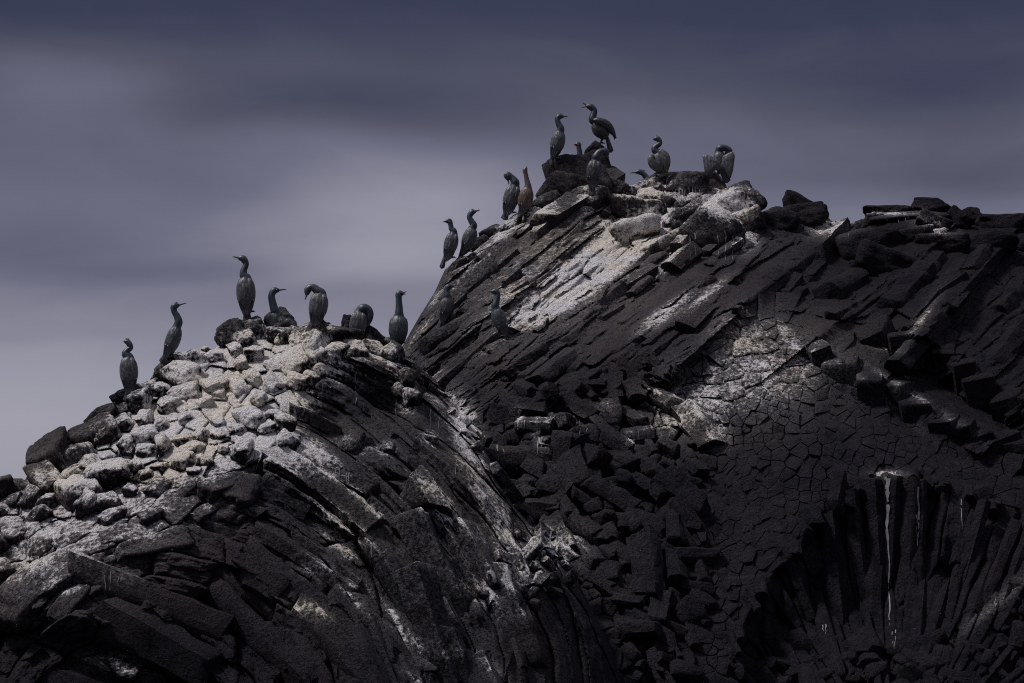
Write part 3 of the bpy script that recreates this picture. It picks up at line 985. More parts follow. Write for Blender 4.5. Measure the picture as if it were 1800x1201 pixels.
Z_RIDGE = [(1255, 620), (1330, 530), (1420, 430), (1500, 420), (1720, 440), (1820, 440), (1820, 690), (1640, 585), (1560, 570), (1450, 555), (1360, 540), (1300, 545)]
for (x, y) in zone_points(Z_RIDGE, 105, 31, -42, .32):
    deg = -37 - 12 * float(sstep(x, 1400, 1650)) + rng.normal(0, 5)
    c, e1, e2, n = frame_at(base_cliff, x, y, deg)
    R = rand_rot(.10) @ np.stack([e1, e2, n], 1)
    k = PXM(c[1])
    wd = 34 * float(np.clip(rng.lognormal(.05, .42), .5, 2.5))
    column('rock_column', ridge, c + n * k * rng.uniform(-.55, .02) * wd, R, k * wd * rng.uniform(1.8, 5), k * wd, k * wd, int(rng.integers(4, 7)), .5, .08)
# the two ledges of squared blocks
for line, hgt, owner, wd in ((LEDGE_A, 56, ridge, 52), (LEDGE_B, 60, ridge, 48)):
    x = line[0][0]
    while x < 1830:
        y = float(np.interp(x, *zip(*line))) + hgt * .5
        c, e1, e2, n = frame_at(base_cliff, x, y, 30)
        ww = wd * rng.uniform(.75, 1.3)
        k = PXM(c[1])
        a = math.radians(78 + rng.normal(0, 6))
        ax = np.array([math.cos(a), .35, -math.sin(a)])
        ax /= np.linalg.norm(ax)
        nn = np.array([-.25, -1.0, .1])
        nn -= ax * nn.dot(ax)
        nn /= np.linalg.norm(nn)
        R = rand_rot(.045) @ np.stack([ax, np.cross(nn, ax), nn], 1)
        column('rock_block', owner, c + np.array([0, rng.uniform(.10, .17), 0]), R, k * hgt * rng.uniform(1.05, 1.3), k * ww * 1.5, k * ww * 1.5, 4, .15, .05, phase=math.pi / 4 + rng.normal(0, .15))
        x += ww * .78

# --- tumbled blocks of the gully
for (x, y) in zone_points(GULLY_Z[:14] + [(1060, 1215), (1000, 1010), (900, 880)], 33, 29, 40, .36):
    s = float(np.clip(rng.lognormal(0, .36), .55, 2.0))
    deg = rng.normal(48, 26)
    c, e1, e2, n = frame_at(base_cliff, x, y, deg)
    R = rand_rot(.5) @ np.stack([e1, e2, n], 1)
    k = PXM(c[1]) * s
    if rng.random() < .72:
        wd = rng.uniform(23, 34)
        column('rock_block', gully, c + n * k * rng.uniform(-3, 13), R, k * wd * rng.uniform(1.2, 2.6), k * wd, k * wd * rng.uniform(.7, 1.0), int(rng.integers(4, 7)), .5, .085)
    else:
        boulder('boulder', gully, c + n * k * rng.uniform(-4, 5), R, (k * rng.uniform(18, 27), k * rng.uniform(14, 19), k * rng.uniform(13, 18)), 30, 8, 2, .16, 0, 38)

# --- cracked plates of the slab (cells of an uneven mosaic)
seeds = []
for _ in range(14000):
    x, y = rng.uniform(1150, 1840), rng.uniform(550, 1200)
    if not inpoly(x, y, SLAB_Z):
        continue
    r = 11 + 20 * vnoise(np.array([x / 60, y / 60, 0.]), 301) ** 2
    if all((((x - a) * .87 - (y - b_) * .5) * .8) ** 2 + (((x - a) * .5 + (y - b_) * .87) * 1.3) ** 2 > r * r for a, b_ in seeds):
        seeds.append((x, y))
seeds = np.array(seeds)


def clip(poly, nx_, ny_, d):
    out = []
    for i in range(len(poly)):
        p, q = poly[i], poly[(i + 1) % len(poly)]
        dp, dq = p[0] * nx_ + p[1] * ny_ - d, q[0] * nx_ + q[1] * ny_ - d
        if dp <= 0:
            out.append(p)
        if dp * dq < 0:
            s = dp / (dp - dq)
            out.append((p[0] + (q[0] - p[0]) * s, p[1] + (q[1] - p[1]) * s))
    return out


order = np.argsort(-(seeds[:, 1]))
plates = []
for i in range(len(seeds)):
    x, y = seeds[i]
    poly = [(x - 40, y - 40), (x + 40, y - 40), (x + 40, y + 40), (x - 40, y + 40)]
    dd = np.hypot(*(seeds - seeds[i]).T)
    for j in np.argsort(dd)[1:16]:
        ox, oy = seeds[j]
        nx_, ny_ = ox - x, oy - y
        L = math.hypot(nx_, ny_)
        nx_, ny_ = nx_ / L, ny_ / L
        poly = clip(poly, nx_, ny_, (x + ox) / 2 * nx_ + (y + oy) / 2 * ny_ - (.15 + 1.0 * hash3(np.array(min(i, j)), np.array(max(i, j)), np.array(3), 77) ** 3))
        if len(poly) < 3:
            break
    if len(poly) >= 3 and y < float(np.interp(x, *zip(*RIM))) - 4:
        ar = 0.5 * abs(sum(poly[q][0] * poly[(q + 1) % len(poly)][1] - poly[(q + 1) % len(poly)][0] * poly[q][1] for q in range(len(poly))))
        plates.append((ar, (x, y), poly))
plates.sort(key=lambda q: -q[0])


def plate_mesh(ctr, poly):
    pts = []
    for i in range(len(poly)):          # wobble the sides
        p, q = np.array(poly[i]), np.array(poly[(i + 1) % len(poly)])
        nseg = 3 if np.hypot(*(q - p)) > 10 else 2
        for s in range(nseg):
            pts.append(p + (q - p) * s / nseg)
    pts = np.array(pts)
    c = np.array(ctr)
    pts = pts + 3.2 * np.stack([fbm(np.stack([pts[:, 0] / 7, pts[:, 1] / 7, pts[:, 0] * 0], 1), 2, 311), fbm(np.stack([pts[:, 0] / 7, pts[:, 1] / 7, pts[:, 0] * 0], 1), 2, 312)], 1)
    pts[:, 1] = np.minimum(pts[:, 1], np.interp(pts[:, 0], *zip(*RIM)) + 2.0 + 2.5 * fbm(np.stack([pts[:, 0] / 9, pts[:, 0] * 0, pts[:, 0] * 0], 1), 2, 333))
    m = len(pts)
    lift = float(np.clip(rng.normal(.028, .006) + .03 * fbm(np.array([[ctr[0] / 45, ctr[1] / 30, 4.]]), 2, 319)[0], .008, .10))
    tilt = rng.normal(0, .0020, 2)
    rings = [(1.0, -.14), (1.0, lift - .014), (.93, lift), (.5, lift + .006)]
    vs = []
    for s, z in rings:
        q = c + (pts - c) * s
        dz = z + ((q - c) @ tilt if z > 0 else 0)
        dz = dz + (0.040 * fbm(np.stack([q[:, 0] / 9, q[:, 1] / 9, q[:, 0] * 0], 1), 3, 315) if z > 0 else 0)
        vs.append(P(q[:, 0], q[:, 1], base_cliff(q[:, 0], q[:, 1]) - fan_recess(q[:, 0], q[:, 1]) - dz))
    vs.append(P(c[0], c[1], base_cliff(c[0], c[1]) - fan_recess(c[0], c[1]) - lift - .006)[None])
    V = np.concatenate(vs)
    idx = np.arange(4 * m).reshape(4, m)
    nx_ = np.roll(idx, -1, 1)
    q = np.stack([idx[:-1], nx_[:-1], nx_[1:], idx[1:]], -1).reshape(-1)
    tri = np.stack([idx[3], nx_[3], np.full(m, 4 * m)], -1).reshape(-1)
    return V, np.concatenate([q, tri]), np.concatenate([np.full(3 * m, 4), np.full(m, 3)])


rest_v, rest_f, rest_t, nv = [], [], [], 0
plates = [q for q in plates if rng.random() > .06 and float(guano(q[1][0], q[1][1])) < .36]
for i, (ar, ctr, poly) in enumerate(plates):
    V, f, tt = plate_mesh(ctr, poly)
    if i < 300:
        finish_piece('plate', slab, V, f, tt, 40)
    else:
        rest_v.append(V)
        rest_f.append(f + nv)
        rest_t.append(tt)
        nv += len(V)
if rest_v:
    o = finish_piece('small_plates', slab, np.concatenate(rest_v), np.concatenate(rest_f), np.concatenate(rest_t), 40)
    o['kind'] = 'stuff'

# --- fanning columns of the alcove
for x0 in np.arange(1285, 1850, 21):
    x0 = float(x0 + rng.uniform(-6, 6))
    rim = float(np.interp(x0, *zip(*RIM)))
    L = rng.uniform(150, 330) * (0.6 if x0 < 1400 else 1.0)
    conv = np.array([1570 - x0, 1520 - rim], float)
    conv = conv / np.hypot(*conv)
    off = -3 if rng.random() < .7 else rng.uniform(15, 120)
    ys, xs_ = rim + (L * .5 + off) * conv[1], x0 + (L * .5 + off) * conv[0]
    deg = math.degrees(math.atan2(conv[1], conv[0])) + rng.normal(0, 3)
    c, e1, e2, n = frame_at(base_cliff, xs_, ys, deg)
    R = rand_rot(.04) @ np.stack([e1, e2, n], 1)
    k = PXM(c[1])
    wd = rng.uniform(24, 46)
    column('rock_column', alcove, c + n * k * (rng.uniform(-4, 8) if off < 0 else rng.uniform(-20, -4)), R, k * L, k * wd, k * wd, 6, .4, .06)
for x0 in np.arange(1275, 1800, 15):
    x0 = float(x0 + rng.uniform(-6, 6))
    if 1530 < x0 < 1600 or rng.random() < .25:
        continue
    y0 = float(np.interp(x0, *zip(*RIM))) + rng.uniform(-8, 6)
    c, e1, e2, n = frame_at(lambda a_, b_: base_cliff(a_, b_) - fan_recess(a_, b_), x0, y0, 70 if x0 < 1500 else 95)
    k = PXM(c[1]) * rng.uniform(.7, 1.3)
    R = rand_rot(.28) @ np.stack([e1, e2, n], 1)
    column('rock_block', alcove, c + n * k * rng.uniform(-8, 3), R, k * rng.uniform(30, 62), k * rng.uniform(22, 38), k * 30, int(rng.integers(4, 7)), .5, .08)
Z_ARUB = [(1290, 1201), (1340, 1150), (1430, 1120), (1500, 1110), (1560, 1130), (1650, 1120), (1720, 1050), (1820, 1000), (1830, 1215), (1290, 1215)]
for (x, y) in zone_points(Z_ARUB, 32, 27, 0, .36):
    s = float(np.clip(rng.lognormal(-.1, .4), .45, 1.9))
    c, e1, e2, n = frame_at(base_cliff, x, y, rng.uniform(-60, 60))
    R = rand_rot(.5) @ np.stack([e1, e2, n], 1)
    k = PXM(c[1]) * s
    boulder('boulder', alcove, c + n * k * rng.uniform(-8, 3), R, (k * rng.uniform(17, 27), k * rng.uniform(12, 18), k * rng.uniform(11, 17)), 30, 8, 2, .16, 0, 38)

# --- perches: the stones the birds stand on, in the near stack's crest
for (x, y, sx, sy, deg, pn, dz, parent, basef, topf) in [
    (436, 582, 26, 34, 70, 9, .05, front, base_front, top_front), (408, 590, 30, 26, -35, 11, .0, front, base_front, top_front), (458, 592, 28, 20, 45, 10, .05, front, base_front, top_front),
    (490, 590, 24, 16, 0, 8, -.25, front, base_front, top_front), (518, 588, 22, 16, 10, 8, -.1, front, base_front, top_front), (563, 582, 20, 16, 0, 9, .0, front, base_front, top_front),
    (612, 570, 12, 17, 10, 8, .15, front, base_front, top_front), (622, 588, 22, 20, 20, 9, .1, front, base_front, top_front), (650, 596, 26, 20, 30, 9, .05, front, base_front, top_front),
    (680, 606, 26, 14, 10, 10, .05, front, base_front, top_front), (303, 660, 40, 32, -50, 12, .0, front, base_front, top_front), (340, 632, 26, 18, -10, 12, .0, front, base_front, top_front),
    (226, 696, 30, 16, -28, 10, .0, front, base_front, top_front), (262, 684, 30, 14, -20, 10, .0, front, base_front, top_front), (180, 732, 34, 16, -25, 10, .0, front, base_front, top_front),
    (145, 762, 26, 13, -50, 12, .05, front, base_front, top_front), (120, 772, 12, 8, 0, 8, .0, front, base_front, top_front), (74, 832, 27, 15, -40, 9, .0, front, base_front, top_front),
    (20, 862, 34, 20, -15, 8, .0, front, base_front, top_front), (-30, 870, 34, 20, 10, 8, .0, front, base_front, top_front)]:
    yb = basef(x, max(y, float(topf(x)) + 6))
    c = P(x, y, yb + dz)
    k = PXM(c[1])
    a = math.radians(deg)
    e1 = np.array([math.cos(a), 0, -math.sin(a)])
    n = np.array([0, -1.0, 0])
    R = rand_rot(.10) @ np.stack([e1, np.cross(n, e1), n], 1)
    boulder('boulder', parent, c, R, (k * sx, k * sy, k * (sx + sy) * .5), pn * 1.6, 9, 3, .18)
# ----------------------------------------------------------------- cormorants
def feather_material(name, back, neck, sheen):
    m = bpy.data.materials.new(name)
    m.use_nodes = True
    t = NT(m.node_tree)
    pos = t.n('ShaderNodeNewGeometry').outputs['Position']
    uv = t.n('ShaderNodeAttribute', attribute_name='grain').outputs['Vector']
    tone = t.n('ShaderNodeAttribute', attribute_name='tone').outputs['Fac']
    n1 = t.noise(pos, 16.0, 4, .6)
    n2 = t.noise(pos, 70.0, 3, .65)
    fe = t.noise(t.vmath('MULTIPLY', uv, (7, 34, 1)), 1.0, 4, .6)
    sc = t.n('ShaderNodeTexVoronoi', {'Vector': t.vmath('MULTIPLY', uv, (20, 26, 1)), 'Scale': 1.0}, feature='F1').outputs['Distance']
    c = t.mix(tone, back, neck)
    c = t.mix(t.math('MULTIPLY', t.math('MULTIPLY', t.ramp(fe, .42, .60), .50), t.math('SUBTRACT', 1.0, t.math('MULTIPLY', tone, .8))), c, tuple(x * .42 for x in back))
    c = t.mix(t.math('MULTIPLY', t.math('MULTIPLY', t.ramp(sc, .30, .62), .55), t.math('SUBTRACT', 1.0, t.math('MULTIPLY', tone, .9))), c, tuple(x * .45 for x in back))
    c = t.mix(t.math('MULTIPLY', t.ramp(n1, .50, .72), .35), c, sheen)
    c = t.mix(t.math('MULTIPLY', t.ramp(n2, .70, .80), .12), c, tuple(min(1, x * 2.4) for x in back))
    h = t.math('ADD', t.math('MULTIPLY', fe, .034), t.math('MULTIPLY', sc, -.016))
    h = t.math('MULTIPLY', t.math('ADD', h, t.math('MULTIPLY', n2, .006)), t.math('SUBTRACT', .42, t.math('MULTIPLY', tone, .36)))
    bump = t.n('ShaderNodeBump', {'Strength': .8, 'Distance': 1.0, 'Height': h})
    b = t.n('ShaderNodeBsdfPrincipled', {'Base Color': c, 'Roughness': .46, 'Normal': bump.outputs[0]})
    b.inputs['Specular IOR Level'].default_value = .5
    t.n('ShaderNodeOutputMaterial', {0: b.outputs[0]})
    return m


M_FEATHER = {
    'grey': feather_material('feathers_slate', (0.068, 0.071, 0.084), (0.018, 0.026, 0.042), (0.055, 0.066, 0.072)),
    'green': feather_material('feathers_green', (0.044, 0.057, 0.066), (0.013, 0.029, 0.041), (0.032, 0.050, 0.056)),
    'dark': feather_material('feathers_dark', (0.036, 0.035, 0.043), (0.016, 0.017, 0.034), (0.040, 0.042, 0.058)),
    'brown': feather_material('feathers_brown', (0.098, 0.058, 0.048), (0.070, 0.046, 0.042), (0.105, 0.075, 0.066)),
    'pale': feather_material('feathers_pale', (0.085, 0.083, 0.088), (0.022, 0.026, 0.042), (0.11, 0.106, 0.11)),
}
M_BILL = simple_mat('bill_horn', (0.075, 0.065, 0.055), .5)
M_FACE = simple_mat('bare_face_skin', (0.22, 0.035, 0.020), .5)
M_FOOT = simple_mat('black_webbed_feet', (0.012, 0.012, 0.013), .45)
M_EYE = simple_mat('eye', (0.010, 0.012, 0.010), .1, .6)


def catmull(a, n):
    a = np.asarray(a, float)
    m = len(a)
    if m == 2:
        return a[0] + (a[1] - a[0]) * np.linspace(0, 1, n)[:, None]
    ext = np.concatenate([[2 * a[0] - a[1]], a, [2 * a[-1] - a[-2]]])
    d = np.hypot(*np.diff(a[:, :2], axis=0).T) + .05
    u = np.concatenate([[0], np.cumsum(d)])
    u /= u[-1]
    out = []
    for s in np.linspace(0, 1, n):
        i = min(int(np.searchsorted(u, s, 'right')) - 1, m - 2)
        q = (s - u[i]) / (u[i + 1] - u[i])
        p0, p1, p2, p3 = ext[i], ext[i + 1], ext[i + 2], ext[i + 3]
        out.append(.5 * (2 * p1 + (p2 - p0) * q + (2 * p0 - 5 * p1 + 4 * p2 - p3) * q * q + (3 * p1 - p0 - 3 * p2 + p3) * q ** 3))
    out = np.array(out)
    out[:, 3:] = np.maximum(out[:, 3:], .12)
    return out


def loft(path, Y0, n=28, m=14, ridges=0, tone=None):
    """skin round a line of (x, y, nearer(-)/farther(+) px, half width, half depth)"""
    a = catmull(path, n)
    k = Y0 / F
    c = P(a[:, 0], a[:, 1], Y0 + a[:, 2] * k)
    tg = np.gradient(c, axis=0)
    tg /= np.linalg.norm(tg, axis=1)[:, None] + 1e-9
    side = np.cross(tg, np.array([0, 1.0, 0]))
    L = np.linalg.norm(side, axis=1)
    last = np.array([1.0, 0, 0])
    for i in range(n):
        if L[i] > .15:
            last = side[i] / L[i] if (side[i] @ last) > -.2 * L[i] or i == 0 else side[i] / L[i]
        side[i] = last
    dep = np.cross(side, tg)
    th = np.arange(m) / m * 2 * math.pi
    rd = np.ones(m)
    V = c[:, None] + side[:, None] * (a[:, 3] * k)[:, None, None] * (np.cos(th) * rd)[None, :, None] + dep[:, None] * (a[:, 4] * k)[:, None, None] * (np.sin(th) * rd)[None, :, None]
    if ridges:
        V = V + dep[:, None] * (k * .35 * np.cos(np.cos(th) * ridges * math.pi))[None, :, None] * np.minimum(1, a[:, 4] / 2.0)[:, None, None]
    arc = np.concatenate([[0], np.cumsum(np.linalg.norm(np.diff(c, axis=0), axis=1))])
    G = np.stack([np.repeat(arc[:, None], m, 1), np.cos(th)[None] * (a[:, 3] * k)[:, None], np.sin(th)[None] * (a[:, 4] * k)[:, None]], -1).reshape(-1, 3)
    ends = np.stack([c[0] - tg[0] * a[0, 4] * k * .4, c[-1] + tg[-1] * a[-1, 4] * k * .4])
    Vv = np.concatenate([V.reshape(-1, 3), ends])
    G = np.concatenate([G, [[0, 0, 0], [arc[-1], 0, 0]]])
    idx = np.arange(n * m).reshape(n, m)
    nx_ = np.roll(idx, -1, 1)
    q = np.stack([idx[:-1], nx_[:-1], nx_[1:], idx[1:]], -1).reshape(-1)
    t1 = np.stack([np.full(m, n * m), nx_[0], idx[0]], -1).reshape(-1)
    t2 = np.stack([np.full(m, n * m + 1), idx[-1], nx_[-1]], -1).reshape(-1)
    tn = np.repeat(np.linspace(0, 1, n)[:, None], m, 1).reshape(-1)
    if tone is not None:
        tn = sstep(tn, *tone)
    else:
        tn = tn * 0
    return Vv, np.concatenate([q, t1, t2]), np.concatenate([np.full((n - 1) * m, 4), np.full(2 * m, 3)]), {'grain': G, 'tone': np.concatenate([tn, [tn[0], tn[-1]]])}


def panel(top, bot, z, Y0, thick=1.6, nu=22, nv=14):
    """a spread wing: a thin curved sheet with a feathered lower edge"""
    tp, bt = catmull(np.c_[np.array(top, float), np.zeros((len(top), 3))], nu), catmull(np.c_[np.array(bot, float), np.zeros((len(bot), 3))], nu)
    k = Y0 / F
    V, G = [], []
    for side in (-1, 1):
        for i in range(nu):
            u = i / (nu - 1)
            for j in range(nv):
                v = j / (nv - 1)
                x = tp[i, 0] + (bt[i, 0] - tp[i, 0]) * v
                y = tp[i, 1] + (bt[i, 1] - tp[i, 1]) * v
                y += 1.5 * abs(math.sin(u * 5 * math.pi)) * v * v
                zz = z - 3.0 * math.sin(v * math.pi * .8) - 2.0 * math.sin(u * math.pi) + (.6 * abs(math.sin(u * 5 * math.pi)) * (v > .3))
                edge = min(1, 4 * u + .1, 4 * (1 - u) + .1, 4 * v + .1, 4 * (1 - v) + .1)
                V.append(P(x, y, Y0 + (zz + side * thick * edge) * k))
                G.append((v * .25, u * .2, 0))
    V, G = np.array(V), np.array(G)
    idx = np.arange(2 * nu * nv).reshape(2, nu, nv)
    q = []
    for sd in (0, 1):
        f_ = np.stack([idx[sd, :-1, :-1], idx[sd, 1:, :-1], idx[sd, 1:, 1:], idx[sd, :-1, 1:]], -1).reshape(-1, 4)
        q.append(f_ if sd else f_[:, ::-1])
    border = np.concatenate([idx[:, :, 0].T, idx[:, -1, 1:].T, idx[:, -2::-1, -1].T, idx[:, 0, -2:0:-1].T])
    nb_ = np.roll(border, -1, 0)
    q.append(np.stack([border[:, 0], nb_[:, 0], nb_[:, 1], border[:, 1]], -1))
    q = np.concatenate(q)
    return V, q.reshape(-1), np.full(len(q), 4), {'grain': G, 'tone': np.zeros(len(V))}


def part(name, root, data, mat):
    V, f, tt, at = data
    org = np.array(root.location)
    me = make_mesh(name, V - org, f, tt, [mat], True, at)
    o = link(name, me)
    o.parent = root
    return o


bpy.context.view_layer.update()
DG = bpy.context.evaluated_depsgraph_get()


def drip(x, y0, y1, wd, out):
    """a dried run of droppings following the face below a ledge"""
    n_ = max(4, int((y1 - y0) / 5))
    last, ph = None, rng.uniform(0, 99)
    for i_ in range(n_ + 1):
        q = i_ / n_
        y = y0 + (y1 - y0) * q
        xx = x + 2.0 * (float(vnoise(np.array([q * 6 + ph, 0, 0]), 5)) - .5) * (1 + wd * .3)
        ww = wd * (1 - .75 * q) * (.35 + 1.3 * float(vnoise(np.array([q * n_ * .6 + ph, 3., 0]), 6)))
        pts = []
        for e_ in (-.5, .5):
            hit, loc, *_ = SC.ray_cast(DG, Vector((0, 0, 0)), px_dir(xx + e_ * ww, y))
            if not hit:
                pts = None
                break
            pts.append(loc * (1 - .008 / loc.length))
        if pts and last and abs(pts[0].y - last[0].y) < .12 and abs(pts[1].y - last[1].y) < .12 and rng.random() > .07:
            out.append((last[0], last[1], pts[1], pts[0]))
        last = pts


DRIPS = [(1561, 836, 1035, 5.5), (1563, 1040, 1100, 2.5), (1614, 856, 945, 3.5), (1612, 905, 960, 2.0), (1690, 872, 930, 2.0), (1558, 838, 880, 3)]
for x_ in (1186, 1193, 1199, 1204, 1211, 1217, 1223, 1229):
    DRIPS.append((x_, 326 + rng.uniform(0, 10), 350 + rng.uniform(0, 28), rng.uniform(1.2, 2.6)))
for x_ in (1212, 1222, 1262, 1275, 1288):
    DRIPS.append((x_, 405 + rng.uniform(0, 14), 440 + rng.uniform(0, 30), rng.uniform(1.2, 2.4)))
for _ in range(5):
    x_ = rng.uniform(560, 740)
    DRIPS.append((x_, 632 + .35 * max(0, x_ - 640) + rng.uniform(-6, 30), 660 + .35 * max(0, x_ - 640) + rng.uniform(0, 70), rng.uniform(1.0, 2.8)))
for _ in range(10):
    q_ = rng.uniform(0, 1)
    DRIPS.append((760 + 150 * q_ + rng.uniform(-14, 14), 720 + 230 * q_ + rng.uniform(-20, 10), 745 + 230 * q_ + rng.uniform(0, 40), rng.uniform(1.0, 2.6)))
for (x_, y_) in ((505, 765), (530, 785), (560, 800), (590, 815), (615, 835), (575, 905), (595, 930), (640, 960), (1110, 765), (1150, 680), (910, 735), (945, 770), (1030, 735), (880, 790), (1440, 1098), (1750, 1050),
                 (1575, 1108), (1300, 590), (1330, 575), (1390, 590), (1415, 610), (1480, 400), (1625, 392), (1570, 372), (1585, 372), (1640, 390), (190, 1010), (205, 1012), (75, 985), (85, 985), (60, 1000)):
    for _ in range(2):
        xx_ = x_ + rng.uniform(-12, 12)
        DRIPS.append((xx_, y_ + rng.uniform(-8, 4), y_ + rng.uniform(10, 36), rng.uniform(.9, 2.4)))
quads = []
for d_ in DRIPS:
    drip(*d_, quads)
M_DRIP = simple_mat('dried_droppings', (0.22, 0.21, 0.22), .85, .1)
dv = np.array([[list(p_) for p_ in q_] for q_ in quads]).reshape(-1, 3)
o = link('guano_streaks', make_mesh('guano_streaks', dv, np.arange(len(dv)), np.full(len(quads), 4), [M_DRIP]))
tag(o, 'thin white runs of bird droppings down the dark rock faces', None, None, 'stuff')


def rock_depth(px, py, fallback):
    """distance at which the line of sight through a picture point meets the rock"""
    for k in range(0, 40):
        d = px_dir(px, py + k)
        hit, loc, *_ = SC.ray_cast(DG, Vector((0, 0, 0)), d)
        if hit:
            return loc.y
    return fallback


def cormorant(label, body, w, neck, head, bill, tail=None, feet=(), mat='grey', view='back', depth=None, dY=0.0, dback=.82, open_bill=None, crest=(), face=False, wings='folded',
              nr=5.2, lean=0.0, hidden=False, head_r=6.4, bow=0.0, rot_sink=2.0):
    (bx0, by0), (bx1, by1) = body            # rump, shoulders
    fx = feet[0][0] if feet else bx0
    fy = max(f[1] for f in feet) if feet else by0 + 3
    Y0 = (rock_depth(fx, fy + rot_sink, 45.0) if depth is None else depth) + dY
    k = Y0 / F
    root = bpy.data.objects.new('cormorant', None)
    root.empty_display_size = .2
    root.location = Vector(P(fx, fy, Y0))
    COL.objects.link(root)
    tag(root, label, 'cormorant', 'cormorants perched on the rocks')
    M = M_FEATHER[mat]
    ux, uy = bx1 - bx0, by1 - by0
    L = math.hypot(ux, uy)
    ux, uy = ux / L, uy / L
    sx, sy = -uy, ux                          # sideways of the body in the picture
    prof = [(0.0, .30), (.07, .50), (.2, .78), (.36, .96), (.52, 1.0), (.68, .96), (.82, .80), (.93, .58)]
    path = []
    hw = w / 2
    for t_, r in prof:
        b_ = bow * math.sin(t_ * math.pi)
        path.append((bx0 + ux * L * t_ + sx * b_, by0 + uy * L * t_ + sy * b_, lean * (t_ - .2) * L, hw * r, hw * r * dback))
    nb = len(path)
    r0 = max(nr * 1.35, hw * .42)
    for i, nk in enumerate(neck):
        q = i / max(1, len(neck) - 1)
        rr = r0 * (1 - q) ** 1.6 + nr * (1 - (1 - q) ** 1.6)
        path.append((nk[0], nk[1], (nk[2] if len(nk) > 2 else lean * L * .8 * (1 - .4 * q)), rr, rr * 1.02))
    hx, hy = head[0], head[1]
    hz = head[2] if len(head) > 2 else path[-1][2]
    dx, dy = bill[0] - hx, bill[1] - hy
    bl = math.hypot(dx, dy)
    if bl > .01:
        dx, dy = dx / bl, dy / bl
    path.append((hx - dx * head_r * .15, hy - dy * head_r * .15, hz, head_r, head_r * .92))
    path.append((hx + dx * head_r * .75, hy + dy * head_r * .75, hz - .5, head_r * .70, head_r * .66))
    path.append((hx + dx * head_r * 1.25, hy + dy * head_r * 1.25, hz - .8, head_r * .36, head_r * .36))
    frac = L / (L + 55.0)
    part('body', root, loft(path, Y0, 60, 18, 0, (.40, .58)), M)
    # bill
    b0 = (hx + dx * head_r * .95, hy + dy * head_r * .95)
    if bl > head_r * 1.3:
        if open_bill:
            (ax_, ay_), (cx_, cy_) = open_bill
            part('bill', root, loft([(*b0, hz - .8, 1.7, 1.7), ((b0[0] + ax_) / 2, (b0[1] + ay_) / 2, hz - .8, 1.1, 1.2), (ax_, ay_, hz - .8, .6, .6)], Y0, 8, 8), M_BILL)
            part('lower_bill', root, loft([(*b0, hz - .8, 1.6, 1.6), ((b0[0] + cx_) / 2, (b0[1] + cy_) / 2 + .4, hz - .8, 1.0, 1.1), (cx_, cy_, hz - .8, .5, .5)], Y0, 8, 8), M_BILL)
        else:
            nxp = (-dy, dx) if dx > 0 else (dy, -dx)
            tip = (bill[0], bill[1])
            part('bill', root, loft([(*b0, hz - .8, 2.0, 2.0), ((b0[0] * .5 + tip[0] * .5), (b0[1] * .5 + tip[1] * .5), hz - .8, 1.35, 1.3), (tip[0] - dx * 1.5, tip[1] - dy * 1.5, hz - .8, 1.0, 1.0),
                                            (tip[0] + nxp[0] * .9, tip[1] + nxp[1] * .9, hz - .8, .45, .45)], Y0, 10, 8), M_BILL)
    # eyes, on both sides of the head
    up = (dy, -dx) if dx >= 0 else (-dy, dx)
    if abs(dx) < .4:
        up = (0.0, 0.0)
    for sgn in (-1, 1):
        ex, ey = hx + dx * head_r * .45 + up[0] * head_r * .22, hy + dy * head_r * .45 + up[1] * head_r * .22
        part('eye', root, loft([(ex - .8, ey, hz + sgn * head_r * .72, .15, .15), (ex - .3, ey, hz + sgn * head_r * .74, .8, .8), (ex + .3, ey, hz + sgn * head_r * .74, .8, .8), (ex + .8, ey, hz + sgn * head_r * .72, .15, .15)], Y0, 6, 8), M_EYE)
    if face:
        fx_, fy_ = hx + dx * head_r * .82, hy + dy * head_r * .82
        part('face_patch', root, loft([(fx_ - dx * 2.6, fy_ - dy * 2.6, hz - head_r * .40, 1.5, 1.6), (fx_, fy_, hz - head_r * .34, 2.4, 2.4), (fx_ + dx * 2.8, fy_ + dy * 2.8, hz - 1.2, 1.5, 1.7)], Y0, 8, 10), M_FACE)
    for (c0, c1) in crest:
        part('crest', root, loft([(*c0, hz, 2.0, 1.6), ((c0[0] + c1[0]) / 2, (c0[1] + c1[1]) / 2, hz, 1.4, 1.0), (*c1, hz, .3, .3)], Y0, 7, 7), M)
    if hidden:
        return root
    # tail: a stiff fan of flat feathers
    if tail:
        (tx0, ty0), (tx1, ty1), tw = tail
        zt = -.30 * hw if view in ('back',) else .1 * hw
        tu = np.array([tx1 - tx0, ty1 - ty0], float)
        tl = np.hypot(*tu)
        tu /= tl
        ts_ = np.array([-tu[1], tu[0]])
        for j in range(5):
            q = (j - 2) / 2
            e = np.array([tx1, ty1]) + ts_ * q * tw * .42 - tu * abs(q) * tl * .10
            s0 = np.array([tx0, ty0]) - tu * 4 + ts_ * q * tw * .20
            mid = (s0 + e) / 2
            part('tail_feather', root, loft([(*s0, zt + abs(q) * .6, 1.6, 1.0), (*mid, zt - 1.0 + abs(q) * .8, tw * .16, .8), (*(e - tu * 2), zt - 1.5 + abs(q), tw * .17, .6), (*e, zt - 1.5 + abs(q), tw * .08, .4)], Y0, 10, 8), M_FEATHER['dark'])
